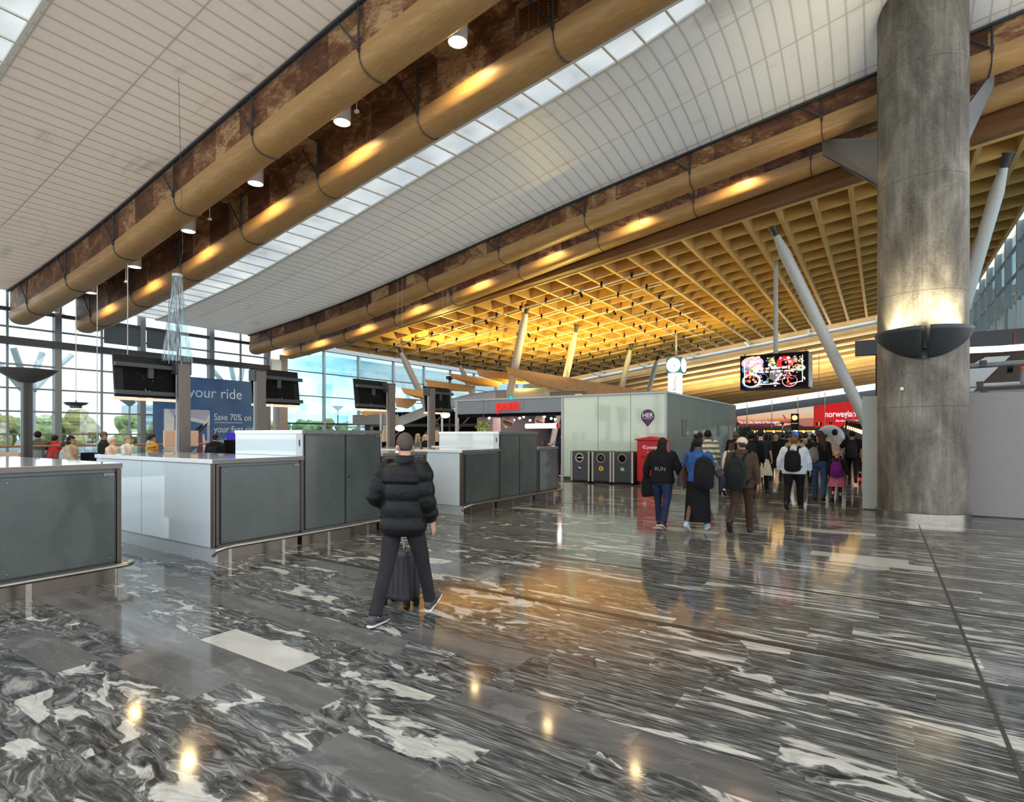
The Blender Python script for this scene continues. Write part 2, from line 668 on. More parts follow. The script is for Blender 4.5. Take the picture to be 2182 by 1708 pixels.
def arch_z(y, x=9.0):
    return math.sin(PI * max(0.0, min(1.0, (y - 9.1) / 6.15))) * (.42 * max(0.0, min(1.0, (x + 18) / 15)) + .45 * max(0.0, min(1.0, (x + 4.5) / 4.5)))


def surface(ys, zf, thick):
    mb = MB()
    rows = []
    for p in beam_path(0):
        lo = [mb.bm.verts.new((p[0], y, zf(p[0], y))) for y in ys]
        hi = [mb.bm.verts.new((p[0], y, zf(p[0], y) + thick)) for y in reversed(ys)]
        rows.append(lo + hi)
    n = len(rows[0])
    for A, B in zip(rows, rows[1:]):
        for k in range(n):
            mb.bm.faces.new((A[k], A[(k + 1) % n], B[(k + 1) % n], B[k]))
    return mb


def ceiling(name, y0, y1, dz, mat, thick=.03, arch=False):
    ys = [y0 + (y1 - y0) * i / 10 for i in range(11)] if arch else [y0, y1]
    mb = surface(ys, lambda x, y: zbeam(x) + dz + (arch_z(y, x) if arch else 0), thick)
    return struct(mb.build(name, mat))


ceiling('ceiling_south', 3.35, 6.59, 1.10, M_ceil1)
ceiling('ceiling_north', 11.2, 15.25, .87, M_ceil2, arch=True)
# black edge trims along the ceilings
for i, (y, dz) in enumerate(((6.54, 1.05), (15.2, .82), (9.14, .10))):
    mat = M_dsteel if i < 2 else M_whitematt
    struct(MB().sweep(beam_path(y, dz), [(-.035, 0), (.035, 0), (.035, .05), (-.035, .05)]).build('trim_%d' % (5 + i), mat))

def to_tmp(mb):
    me = bpy.data.meshes.new('tmp')
    mb.bm.to_mesh(me)
    mb.bm.free()
    return me


# rooflight strips: slats with glass and white trusses above them
def rooflight(name, y0, y1, dz, rise):
    mb = MB()
    for i in range(62):
        x = -24.5 + i * .62
        tl = math.atan2(rise(x), y1 - y0)
        mb.box((x, (y0 + y1) / 2, zbeam(x) + dz + .015 + rise(x) / 2), (.045, (y1 - y0) / math.cos(tl), .03), rot=Euler((tl, 0, 0)))
    mb.bm.from_mesh(to_tmp(surface([y1 - .05, y1], lambda x, y: zbeam(x) + dz + rise(x), .05)))
    mb.sweep(beam_path(0, dz), [(y0, 0), (y0 + .05, 0), (y0 + .05, .05), (y0, .05)])
    struct(mb.build(name + '_slats', M_whitematt))
    mb = MB()
    for i in range(26):
        x = -24 + i * 1.48
        zc = zbeam(x) + dz
        s = 1 if i % 2 else -1
        mb.tube([(x - .6, y0 + .1, zc + .45), (x + .05, y1, zc + .75 + rise(x)), (x + .7, y0 + .1, zc + .45)], .07, 6)
        mb.box((x + .5, (y0 + y1) / 2, zc + .9), (.16, y1 - y0 + .5, .22))
    struct(mb.build(name + '_truss', M_whitematt))
    tr = bpy.data.materials.get('cloth_over_rooflight')
    if not tr:
        tr = bpy.data.materials.new('cloth_over_rooflight')
        gg = G(tr)
        a = gg.nd('ShaderNodeBsdfTransparent', {0: (.40, .44, .47)})
        b = gg.nd('ShaderNodeBsdfTranslucent', {0: (.8, .8, .78)})
        n_ = gg.noise(gg.scalev(gg.pos(), (.5, .5, .5)), 1.5, 2)
        gg.out(gg.nd('ShaderNodeMixShader', {0: gg.ramp(n_, [(.3, (.40, .40, .40)), (.7, (.8, .8, .8))]), 1: a.outputs[0], 2: b.outputs[0]}))
    struct(surface([y0, y1], lambda x, y: zbeam(x) + dz + .05 + rise(x) * (y - y0) / (y1 - y0), .01).build(name + '_cloth', tr))


rooflight('ceiling_rooflight_north', 9.12, 11.2, .87, lambda x: arch_z(11.2, x))
rooflight('ceiling_rooflight_south', .3, 3.35, 1.10, lambda x: 0.0)

# the timber grid ceiling beyond the second beam pair
Y0, Y1, XA, XB = 18.18, 39.0, -22.1, 3.9
nj, nr = 17, 28
fas = MB()
path = [(XA + (XB + 3 - XA) * i / 40, 17.92, 0) for i in range(41)]
path = [(x, y, zgrid(x)) for x, y, _ in path]
fas.sweep(path, [(-.14, -.0), (.14, -.0), (.14, .85), (-.14, .85)])
struct(fas.build('ceiling_fascia', M_fascia))
mb = MB()
for i in range(nj + 1):
    y = Y0 + (Y1 - Y0) * i / nj
    mb.sweep([(XA, y, zgrid(XA)), (XB, y, zgrid(XB))], [(-.04, 0), (.04, 0), (.04, .48), (-.04, .48)])
struct(mb.build('ceiling_grid_joists', M_grid_x))
mb = MB()
for i in range(nr + 1):
    x = XA + (XB - XA) * i / nr
    mb.box((x, (Y0 + Y1) / 2, zgrid(x) + .215), (.115, Y1 - Y0, .47))
struct(mb.build('ceiling_grid_ribs', M_grid))
struct(MB().sweep([(XA - .3, 0, zgrid(XA - .3) + .48), (XB, 0, zgrid(XB) + .48)], [(Y0, 0), (Y1, 0), (Y1, .05), (Y0, .05)]).build('ceiling_grid_boarding', M_grid_top))
# slim edge caps of the grid
struct(MB().sweep([(XA, Y0 - .02, zgrid(XA) - .03), (XB, Y0 - .02, zgrid(XB) - .03)], [(-.05, 0), (.05, 0), (.05, .06), (-.05, .06)]).build('trim_8', M_grid))

# far timber roof north of the grid: stepped beams with pale strips between
M_far = mat_glulam('far_pine_beams', (.42, .25, .085), (.60, .40, .15), (.8, 14, 14), .55)
M_farstrip = plain('pale_acoustic_strip', srgb(205, 203, 194), .6)
for i in range(12):
    y = 43.3 + i * 2.22
    dz = -.23 - .135 * i
    xa, xb = -27, 10
    mb = MB()
    mb.sweep([(xa, y, zgrid(xa) + dz), (xb, y, zgrid(xb) + dz)], [(-.4, 0), (.4, 0), (.4, 1.1), (-.4, 1.1)])
    struct(mb.build('ceiling_far_beam_%d' % (i + 1), M_far))
    mb = MB()
    mb.sweep([(xa, y + 1.08, zgrid(xa) + dz + .11), (xb, y + 1.08, zgrid(xb) + dz + .11)], [(-.8, 0), (.8, 0), (.8, .06), (-.8, .06)])
    struct(mb.build('ceiling_far_strip_%d' % (i + 1), M_farstrip))
# pale gutter pipe along the rooflight gap
struct(MB().tube([(-24, 42, zgrid(-24) + .1), (10, 42, zgrid(10) + .1)], .125, 10).build('trim_9', M_lsteel, smooth=True))
mb = MB()
for i in range(9):
    x = -22.8 + i * 3.76
    mb.tube([(x, 39.1, zgrid(x) + .4), (x, 42, zgrid(x) + .15)], .08, 8)
    mb.tube([(x + .3, 39.1, zgrid(x) + .4), (x, 42.9, zgrid(x) + .55)], .07, 8)
struct(mb.build('trim_10', M_lsteel, smooth=True))

# glazed front wall: posts, transoms, panes
XF = -25.0
ztop = 6.72
mb = MB()
posts = [-.34, 2.43, 5.22, 8.01, 10.8, 13.6, 16.36]
for y in posts:
    mb.span(XF - .14, XF + .14, y - .1, y + .1, 0, ztop)
struct(mb.build('wall_west_posts', M_gsteel))
mb = MB()
for z in (.85, 1.7, 2.5, 3.3, 4.12, 5.4):
    mb.span(XF - .05, XF + .05, -3.5, 16.4, z - .03, z + .03)
for y in posts[:-1]:
    mb.span(XF - .04, XF + .04, y + 1.37, y + 1.43, 0, ztop)
struct(mb.build('window_1', M_gsteel))
struct(MB().span(XF - .16, XF + .22, -3.5, 16.4, 4.8, 5.03).build('trim_11', M_dsteel))
struct(MB().span(XF - .1, XF + .12, -3.5, 16.4, 5.94, 6.05).build('trim_12', M_dsteel))
struct(MB().span(XF - .006, XF + .006, -3.5, 16.4, .0, ztop).build('window_2', M_glass))
# dark roller blinds in the clerestory over the advert
for k, (ya, yb) in enumerate(((9.45, 10.7), (10.95, 12.2))):
    struct(MB().span(XF + .08, XF + .1, ya, yb, 5.2, 5.95).build('window_%d' % (3 + k), plain('grey_blind', srgb(84, 92, 98), .7)))
# taller glazing further along
mb = MB()
for y in (17.3, 19.7, 22.1, 24.85, 27.6, 30.3, 33, 35.8, 38.8, 44, 49, 54, 59, 64, 69):
    mb.span(XF - .09, XF + .09, y - .05, y + .05, 0, 6.3)
struct(mb.build('wall_west_mullions', M_lsteel))
mb = MB()
for z in (.8, 2.27, 3.7, 4.95):
    mb.span(XF - .04, XF + .04, 17.1, 70, z - .022, z + .022)
mb.span(XF - .06, XF + .06, 17.1, 70, 2.22, 2.30)
struct(mb.build('window_5', M_dsteel))
struct(MB().span(XF - .15, XF + .15, 17.1, 70, 6.15, 6.42).build('trim_13', M_lsteel))
struct(MB().span(XF - .006, XF + .006, 17.3, 70, 0, 6.15).build('window_6', M_glass2))
# corner pier with white cabinets beside the end of the north beams
struct(MB().span(XF - .2, XF + .35, 16.8, 17.25, 0, 5.6).build('wall_west_pier', plain('pier_grey', srgb(150, 145, 142), .6)))

# far end wall
YN = 70.7
M_farwall = plain('far_wall_grey', srgb(96, 100, 102), .7)
xa, xb = -25, 14
zt = lambda x: zgrid(x) - 1.74
struct(MB().sweep([(xa, YN, 0), (xb, YN, 0)], [(0, 0), (.3, 0), (.3, 2.38), (0, 2.38)]).build('wall_north', plain('far_wall_dark', srgb(70, 76, 80), .7)))
mb = MB()
mb.prism([(xa, YN, 2.38), (xb, YN, 2.38), (xb, YN, zt(xb) - .42), (xa, YN, zt(xa) - .42)], (0, .3, 0))
struct(mb.build('wall_north_band', M_farwall))
mb = MB()
mb.prism([(xa, YN + .1, zt(xa) - .42), (xb, YN + .1, zt(xb) - .42), (xb, YN + .1, zt(xb) + .1), (xa, YN + .1, zt(xa) + .1)], (0, .05, 0))
struct(mb.build('window_7', M_glass))
mb = MB()
for i in range(14):
    x = xa + 1 + i * 2.68
    mb.span(x - .04, x + .04, YN - .08, YN + .12, 2.38, zt(x) + .1)
struct(mb.build('trim_14', M_lsteel))

# glazed wing wall to the north-east of the column
XE = 4.0
mb = MB()
for i in range(26):
    y = 19.4 + i * .8
    mb.span(XE - .11, XE + .04, y - .03, y + .03, 4.78, 6.32)
struct(mb.build('wall_east_fins', plain('pale_blue_fin', srgb(232, 244, 250), .3)))
mb = MB()
for i in range(10):
    y = 19.3 + i * 2.22
    mb.span(XE - .1, XE + .1, y - .07, y + .07, 4.66, 9.1)
for z in (6.4, 7.4, 8.37):
    mb.span(XE - .05, XE + .05, 19.2, 39.2, z - .03, z + .03)
struct(mb.build('window_8', M_lsteel))
struct(MB().span(XE + .05, XE + .06, 19.2, 39.2, 4.66, 9.1).build('window_9', M_glass2))
struct(MB().span(-.7, 10.3, 20.5, 20.8, 4.15, 4.6).build('trim_15', M_dsteel))
# ------------------------------------------------------------------ downlights between the beams
M_lens = emit('lamp_lens', (1.0, .93, .8), 4)
M_can = plain('lamp_can_white', srgb(214, 208, 198), .4)
for pi, (ya, yb, up, where) in enumerate(PAIRS):
    y = (ya + yb) / 2 + .08
    for i in range(8):
        x = -6.4 + 3.13 - 3.10 * i
        if pi == 0 and i == 0:
            continue
        zb = zbeam(x) + .66
        n = i if pi == 0 else i + 1
        order = ('first', 'second', 'third', 'fourth', 'fifth', 'sixth', 'seventh', 'eighth', 'ninth')[n - 1]
        root = empty('downlight', (x, y, zb), 0,
                     'lit white cylinder downlight, %s from the east, in the beam pair %s' % (order, where),
                     'lamp', 'downlights between the beams')
        MB().lathe((0, 0, 0), [(.17, .0), (.18, .0), (.18, .52), (.0, .52)], 24).build('lamp_can', M_can, root, smooth=True)
        MB().lathe((0, 0, 0), [(.0, .02), (.171, .02), (.171, .045), (0, .045)], 24).build('lens', M_lens, root, smooth=True)
        lamp('spot', 'SPOT', (0, 0, -.02), 330, (1.0, .70, .32), root, spot_size=R(150), spot_blend=.6, shadow_soft_size=.14)

# little white sensors hanging between the beams
for k, (px, py, d) in enumerate(((760, 236, 11.3), (447, 466, 14.4), (268, 600, 16.6), (134, 668, 18.9))):
    p = at(px, d, zat(py, d))
    root = empty('smoke_detector', p, 0, 'small white detector on a thin rod between the two beams, %s' %
                 ('near the second downlight', 'near the fourth downlight', 'near the fifth downlight', 'beside the glazed front')[k], 'detector', 'detectors between the beams')
    MB().lathe((0, 0, 0), [(0, -.03), (.05, -.03), (.055, .0), (.03, .02), (0, .02)], 14).build('sensor_head', M_whitematt, root, smooth=True)
    MB().cyl((0, 0, .02), (0, 0, zbeam(p.x) + 1.18 - p.z), .008, n=6).build('rod', M_whitematt, root)

# wooden air grille high on the plywood
gr = empty('air_grille', (-5.0, 8.47, zbeam(-5.0) + .76), 0, 'slatted wooden air grille set in the plywood over the beam', 'grille')
mb = MB()
for k in range(9):
    mb.box((0, 0, -.2 + k * .05), (.8, .03, .018))
mb.build('slats', M_fascia, gr)
mb = MB()
for xx in (-.4, -.2, 0, .2, .4):
    mb.box((xx, .0, 0), (.03, .04, .46))
mb.build('frame', M_fascia, gr)

# ------------------------------------------------------------------ check-in counters (seen from the back)
def mat_frost():
    mt = bpy.data.materials.new('frosted_grey_glass')
    g = G(mt)
    p = g.obj()
    n = g.noise(p, 2.0, 4, .6)
    c = g.ramp(n, [(.3, srgb(64, 73, 70)), (.7, srgb(79, 87, 83))])
    b = g.bsdf(Base_Color=c, Roughness=.24)
    b.inputs['Specular IOR Level'].default_value = .5
    b.inputs['Coat Weight'].default_value = .35
    b.inputs['Coat Roughness'].default_value = .05
    g.out(b)
    return mt


M_frost = mat_frost()
M_frost_edge = plain('glass_edge_dark', srgb(44, 54, 54), .3)
M_slab = plain('white_glass_slab', srgb(222, 228, 230), .06, coat=.5, vary=.02)
M_edge = plain('slab_edge_bronze', srgb(118, 112, 106), .35, .3)
M_plinth = plain('steel_plinth', srgb(128, 118, 108), .3, .85)
M_screw = plain('screw_steel', srgb(120, 122, 120), .35, 1)
M_wpanel = plain('white_glass_panel', srgb(196, 208, 214), .04, coat=.6, vary=.015)
XC = -7.36
HL, HT, DEP = 1.37, 1.765, 3.55
GRP = 'check-in counter units seen from behind'


def glass_door(parent, y0, y1, z0, z1, name):
    d = MB().span(0, .012, y0, y1, z0, z1).build(name, M_frost, parent, bevel=.003)
    e = MB()
    for (a, b, c, dd) in ((y0, y1, z0, z0 + .012), (y0, y1, z1 - .012, z1), (y0, y0 + .012, z0, z1), (y1 - .012, y1, z0, z1)):
        e.span(-.002, .0135, a, b, c, dd)
    e.build('glass_edge', M_frost_edge, d)
    for yy in (y0 + .06, y1 - .06):
        for zz in (z0 + .06, z1 - .06):
            MB().cyl((.010, yy, zz), (.020, yy, zz), .016, .012, 12).build('screw', M_screw, d, smooth=True)
    return d


def low_cabinet(y0, y1, near_end, label):
    t = empty('low_cabinet', (XC, y0, 0), 0, label, 'cabinet', GRP)
    L = y1 - y0
    MB().span(-DEP, -.02, .02, L, .2, HL - .065).build('carcass', M_gsteel, t)
    MB().span(-DEP + .1, -.1, .06, L - .02, 0, .2).build('plinth', M_plinth, t)
    MB().span(-.02, .02, .0 if near_end else 0, .055, .2, HL - .065).build('corner_post', M_bronze, t, bevel=.004)
    MB().span(-.02, .02, L - .045, L, .2, HL - .065).build('corner_post', M_bronze, t, bevel=.004)
    glass_door(t, .075, L - .06, .235, HL - .10, 'glass_panel').location = (.012, 0, 0)
    k = MB().box((.022, L - .13, HL - .125), (.03, .11, .045)).build('latch', M_screw, t, bevel=.004)
    MB().span(-.3, -.0, L - .055, L - .045, .3, .31).build('hinge', M_screw, t)
    if near_end:
        # gloss white end with joints, standing on a steel plinth
        for (a, b) in ((-DEP, -1.98), (-1.965, -.055)):
            MB().span(a, b, -.02, .02, .2, HL - .065).build('end_panel', M_wpanel, t, bevel=.003)
        MB().span(-.05, .02, -.022, .02, .2, HL - .065).build('end_post', M_bronze, t, bevel=.003)
        MB().span(-DEP + .02, -.0, .0, .05, 0, .197).build('end_plinth', M_lsteel, t)
    else:
        MB().span(-DEP, -.03, L, L + .012, .2, HL - .065).build('end_panel', M_wpanel, t, bevel=.003)
    return t


def tall_cabinet(y0, y1, label):
    t = empty('tall_cabinet', (XC, y0, 0), 0, label, 'cabinet', GRP)
    L = y1 - y0
    MB().span(-1.78, -.02, .012, L - .012, .2, HT - .06).build('carcass', M_gsteel, t)
    MB().span(-1.78, -.1, .06, L - .02, 0, .2).build('plinth', M_plinth, t)
    for (a, b) in ((.03, L / 2 - .008), (L / 2 + .008, L - .03)):
        d = glass_door(t, a, b, .24, HT - .075, 'door')
        d.location = (.0, 0, 0)
    MB().box((.018, L - .1, HT - .10), (.03, .1, .045)).build('latch', M_screw, t, bevel=.004)
    MB().cyl((.010, L / 2 + .07, 1.0), (.022, L / 2 + .07, 1.0), .014, n=12).build('lock', M_black, t, smooth=True)
    MB().span(-1.78, .025, .0, L, HT - .055, HT).build('top', M_edge, t, bevel=.004)
    w = MB().span(-1.79, -.14, -.012, .012, HL + .002, HT - .057).build('white_side', M_wpanel, t, bevel=.003)
    MB().span(-.135, -.0, -.012, .012, HL + .002, HT - .057).build('side_post', M_lsteel, t, bevel=.003)
    MB().span(-1.8, .0, -.02, .02, HT - .055, HT + .001).build('white_cap', M_white, t, bevel=.003)
    MB().box((-.06, -.014, HL + .2), (.02, .01, .1)).build('side_latch', M_black, t)
    return t


def worktop(y0, y1, label, near_end=False):
    t = empty('worktop', (XC, y0, HL), 0, label, 'worktop', GRP)
    L = y1 - y0
    MB().span(-DEP - .02, .028, -.04 if near_end else 0, L, -.058, 0).build('slab', M_slab, t, bevel=.004)
    MB().span(.0285, .036, -.04 if near_end else 0, L, -.06, -.002).build('front_edge', M_edge, t)
    if not near_end:
        MB().span(-DEP, .03, L + .001, L + .006, -.06, -.002).build('end_edge', M_edge, t)
    return t


def bumper_rail(y0, y1, label):
    t = empty('bumper_rail', (XC + .13, y0, 0), 0, label, 'rail', 'steel bumper rails along the counters')
    L = y1 - y0
    pts = [(-.12, -.10, .10), (-.06, -.085, .17), (0, .0, .205), (0, .1, .21), (0, L - .1, .21), (0, L, .21), (-.02, L + .06, .21), (-.06, L + .09, .21), (-.14, L + .1, .21)]
    MB().tube(pts, .026, 12).build('tube', M_steel, t, smooth=True)
    n = max(2, int(round(L / .78)))
    for i in range(n + 1):
        yy = .06 + (L - .12) * i / n
        p = MB()
        p.box((0, yy, .1), (.012, .05, .2))
        p.box((0, yy, .004), (.05, .06, .008))
        p.build('post', M_steel, t)
    return t


SETS = ((-1.17, 'near counter at the west edge'), (4.05, 'middle counter'), (9.30, 'third counter beside the cafe'))
for ci, (y, nm) in enumerate(SETS):
    who = ('the nearest counter', 'the middle counter', 'the counter beside the cafe')[ci]
    a, b, c = y + 1.36, y + 2.97 + (.1 if ci == 2 else 0), y + 4.13
    if ci:
        low_cabinet(y, a, True, 'low grey glass cabinet with a white end in %s' % who)
        worktop(y, a, 'glossy white worktop on the white-ended half of %s' % who, True)
        tall_cabinet(a, b, 'tall grey glass cabinet with two doors in %s' % who)
    low_cabinet(b, c, False, 'low grey glass cabinet at the north end of %s' % who)
    worktop(b, c, 'white worktop at the north end of %s' % who)
    if ci == 0:
        bumper_rail(b - .6, c, 'steel bumper rail along the foot of %s' % who)
    else:
        bumper_rail(y + .08, c + .06, 'steel bumper rail along the foot of %s' % who)

# ------------------------------------------------------------------ monitor posts behind the counters
M_post = plain('monitor_post_brown', srgb(104, 98, 94), .4, .2)
M_warmled = emit('warm_light_strip', (1.0, .72, .5), 1.1)
M_tan = plain('tan_board', srgb(214, 178, 148), .6)
XP = -10.98


def monitor(y, side, label):
    """Black display seen from behind, carried sideways by a square post."""
    t = empty('monitor_stand', (XP, y, 0), 0, label, 'monitor', 'check-in monitors on posts')
    MB().span(-.03, .05, -.11, .11, HL if False else 0, 3.02).build('post', M_post, t, bevel=.006)
    MB().span(-.06, -.031, -.11, .11, 0, 2.9).build('white_lining', M_lsteel, t)
    MB().span(-.2, .03, -.14, .14, 2.82, 3.06).build('junction_box', M_dsteel, t, bevel=.01)
    s = side
    rot = Euler((0, R(-7), 0))
    scr = MB().box((-.20, s * .50, 2.74), (.05, 1.16, .76), rot=rot).build('screen', M_black, t, bevel=.012)
    q = MB()
    q.box((-.165, s * .52, 2.72), (.03, .82, .5), rot=rot)
    q.build('back_cover', M_black_matt, scr, bevel=.01)
    for (zz, dx) in ((2.93, -.10), (2.44, -.08)):
        MB().box((dx, s * .55, zz), (.07, 1.10, .075)).build('cross_rail', M_dsteel, t, bevel=.006)
    MB().box((-.12, s * .52, 2.84), (.07, .09, .26)).build('bracket', M_dsteel, t, bevel=.005)
    k = MB()
    rr = random.Random(3)
    for i in range(9):
        k.box((-.143, s * .52 + rr.uniform(-.2, .2), 2.72 + rr.uniform(-.06, .1)), (.012, .010, .008))
    k.build('screws', M_screw, scr)
    MB().tube([(-.14, s * .52, 2.5), (-.1, s * .54, 2.46), (-.12, s * .58, 2.45), (-.14, s * .62, 2.56)], .008, 6).build('cable', M_whitematt, scr)
    MB().box((-.24, s * .52, 2.335), (.12, 1.06, .045)).build('light_strip', M_warmled, t)
    return t


for i, (y, s, lab) in enumerate(((5.46, -1, 'black monitor seen from behind on a brown post, reaching over the white-topped middle counter'),
                                 (7.02, 1, 'black monitor on a post in front of the blue glazing, beside the advert'),
                                 (10.82, -1, 'black monitor seen from behind over the man with short hair'),
                                 (12.44, 1, 'black monitor seen from behind on the post closest to the cafe'))):
    monitor(y, s, lab)

# tan panels of the seating behind
for i, (px, py0, py1, w, d, lab) in enumerate(((386, 917, 951, 44, 11.6, 'tan upright panel beside the first monitor post'),
                                               (828, 917, 941, 22, 17.0, 'tan upright panel beside the third monitor post'),
                                               (924, 917, 941, 18, 18.2, 'tan upright panel beside the fourth monitor post'))):
    t = empty('desk_screen', at(px, d, 0), 0, lab, 'panel', 'tan desk panels')
    w_ = w / FPX * d
    MB().box((0, 0, zat((py0 + py1) / 2, d)), (.05, w_ * 1.6, (py1 - py0) / FPX * d)).build('board', M_tan, t, bevel=.008)
    MB().box((0, 0, zat(py1, d) / 2), (.04, .06, zat(py1, d))).build('post', M_dsteel, t)

# clear sleeve with cables hanging over the first monitor
def net_bundle():
    t = empty('cable_sleeve', (XP - .06, 5.38, 3.05), 0, 'clear plastic sleeve of hanging cables over the first monitor', 'cables')
    mt = bpy.data.materials.new('clear_sleeve')
    g = G(mt)
    a = g.nd('ShaderNodeBsdfTransparent', {0: (.80, .88, .90)})
    b = g.bsdf(Base_Color=(.5, .6, .63), Roughness=.25)
    n = g.noise(g.scalev(g.obj(), (30, 30, 2)), 1, 3)
    g.out(g.nd('ShaderNodeMixShader', {0: g.ramp(n, [(.42, (.08, .08, .08)), (.66, (.5, .5, .5))]), 1: a.outputs[0], 2: b.outputs[0]}))
    MB().lathe((0, 0, 0), [(.26, 0), (.22, .35), (.13, .9), (.10, 1.4), (.085, 1.62)], 18).build('sleeve', mt, t, smooth=True)
    rr = random.Random(5)
    for k in range(9):
        a0, r0 = rr.uniform(0, 6.28), rr.uniform(.1, .22)
        pts = [(r0 * math.cos(a0) * (1 - .65 * u) + .03 * math.sin(6 * u + k), r0 * math.sin(a0) * (1 - .65 * u) + .03 * math.cos(5 * u + k), -.05 + 1.7 * u) for u in [j / 9 for j in range(10)]]
        MB().tube(pts, .005, 5).build('cable', M_lsteel if k % 2 else M_dsteel, t)
    MB().tube([(.04, .05, -.1), (.02, .03, .5), (-.02, -.01, 1.0), (.01, -.05, 1.65)], .012, 6).build('red_cable', plain('red_cable', srgb(170, 50, 60), .5), t)
    MB().tube([(0, 0, 1.6), (0, .1, 2.1), (0, .02, zbeam(XP) + 1.08 - 3.05)], .004, 6).build('suspension_wire', M_dsteel, t)
    MB().lathe((0, 0, 1.6), [(.05, 0), (.09, 0), (.09, .05), (.05, .05)], 14).build('collar', M_lsteel, t)


net_bundle()
# thin vertical wires with floor weights by the front
for k, (px, d, z0) in enumerate(((162, 17.3, 2.70), (207, 16.6, 1.4), (272, 15.2, 3.6))):
    p = at(px, d)
    t = empty('hanging_wire', (p.x, p.y, z0), 0, 'thin pale wire hanging before the glazing, %s' %
              ('the one over the small bowl lamp', 'the longest of three', 'the one ending behind the first monitor')[k], 'wire', 'hanging wires')
    MB().cyl((0, 0, 0), (0, 0, zbeam(p.x) + 1.0 - z0), .011, n=6).build('wire', M_lsteel, t)
    MB().cyl((0, 0, -.06), (0, 0, .02), .02, n=8).build('end_weight', M_lsteel, t)

# ------------------------------------------------------------------ pillar with bowl uplighter by the front
def bowl_lamp(loc, r, label, post=True, h=.34):
    t = empty('bowl_uplighter', (loc[0], loc[1], 0), 0, label, 'lamp', 'bowl uplighters by the glazing')
    z = loc[2]
    MB().lathe((0, 0, z), [(.16, 0), (r * .45, .07), (r * .8, h * .62), (r, h), (r - .03, h), (r * .75, h * .68), (.1, .06)], 30).build('bowl', plain('bowl_grey', srgb(92, 92, 92), .45, .3), t, smooth=True)
    MB().box((0, -r * .5, z + h * .4), (.035, r * .9, .05), rot=Euler((R(-25), 0, 0))).build('seam_bracket', M_lsteel, t)
    if post:
        MB().box((0, 0, 3.3 / 2), (.20, .20, 3.3)).build('pillar', plain('pillar_brown_grey', srgb(78, 74, 72), .45, .2), t, bevel=.01)
        MB().box((.105, -.02, 3.1 / 2), (.02, .07, 3.1)).build('pillar_seam', M_dsteel, t)
    else:
        MB().cyl((0, 0, z + .02), (0, 0, z + .24), .02, n=8).build('hook', M_gsteel, t)
    return t


p = at(57, 15.0)
bowl_lamp((p.x, p.y, 3.08), .66, 'large grey bowl uplighter on a dark square pillar')
p = at(162, 17.3)
bowl_lamp((p.x, p.y, zat(869, 17.3)), .32, 'small grey bowl lamp hanging on a wire before the glazed front', False, .17)

# ------------------------------------------------------------------ blue advert in the window
def advert():
    t = empty('advert_banner', (-24.5, 11.0, -.24), 0, 'blue window advert reading your ride, Save 70% on your first ride', 'advert', sc=1.14)
    mt = bpy.data.materials.new('blue_advert_film')
    g = G(mt)
    x, y, z = g.xyz(g.obj())
    n = g.noise(g.obj(), .9, 3)
    c = g.ramp(n, [(.3, srgb(84, 126, 176)), (.7, srgb(110, 150, 196))])
    b = g.bsdf(Base_Color=c, Roughness=.35)
    tr = g.nd('ShaderNodeBsdfTranslucent', {0: c})
    g.out(g.nd('ShaderNodeMixShader', {0: .5, 1: b.outputs[0], 2: tr.outputs[0]}))
    W = 3.98
    MB().span(-.01, .01, 0, W, .5, 3.84).build('film', mt, t)
    M_t = plain('advert_text', srgb(196, 222, 238), .5)
    # the letters face +x; reading direction +y
    rot = (R(90), 0, R(90))
    text('lettering', 'your ride', .56, M_t, t, (.013, 1.20, 3.27), rot, .001)
    text('lettering', 'Save 70% on', .37, M_t, t, (.013, 2.16, 2.36), rot, .001, sx=.82)
    text('lettering', 'your first ride', .37, M_t, t, (.013, 2.16, 1.89), rot, .001, sx=.86)
    text('lettering', 'with the', .37, M_t, t, (.013, 2.16, 1.42), rot, .001, sx=.92)
    MB().span(.012, .014, 2.17, 3.32, 2.15, 2.17).build('underline', M_t, t)
    # picture of a car cabin
    px = lambda pts, m, d, nm='picture': MB().prism([(d, a, b_) for a, b_ in pts], (.002, 0, 0)).build(nm, m, t)
    c_l = plain('advert_lilac', srgb(172, 178, 206), .5)
    c_w = plain('advert_pale', srgb(206, 218, 228), .5)
    c_b = plain('advert_mid_blue', srgb(58, 104, 156), .5)
    c_d = plain('advert_navy', srgb(40, 46, 66), .5)
    c_r = plain('advert_wine', srgb(116, 58, 78), .5)
    px([(.35, .8), (.35, 2.62), (2.0, 2.62), (2.0, .8)], c_l, .011)
    px([(.75, 1.2), (.72, 2.4), (1.9, 2.1), (1.9, 1.5), (1.2, .95)], c_b, .0135)
    px([(.8, 2.3), (.8, 2.42), (2.0, 2.2), (2.0, 2.05)], c_w, .016)
    px([(.38, 1.2), (.62, 1.25), (.72, 2.3), (.5, 2.6), (.38, 2.6)], c_w, .0135)
    px([(.36, 1.0), (.95, 1.05), (.85, 1.25), (.36, 1.4)], c_w, .016)
    px([(.95, 1.55), (1.35, 1.75), (1.25, 1.35)], c_w, .016)
    px([(1.3, 1.75), (1.95, 2.15), (2.0, 2.3), (1.65, 1.75)], c_d, .0185)
    px([(1.5, .8), (1.55, 1.6), (1.72, 1.75), (1.8, .8)], c_r, .0185)
    px([(1.75, .8), (1.72, 1.7), (1.78, 1.72), (1.92, .8)], c_w, .021)
    px([(1.7, 2.0), (2.0, 2.5), (2.0, 2.2)], c_w, .021)


advert()

# ------------------------------------------------------------------ cafe kiosk
XK0, XK1, YK, YK1, HK = -15.25, -6.1, 18.8, 29.7, 3.16
XO = -10.05     # where the open front ends and the glass begins


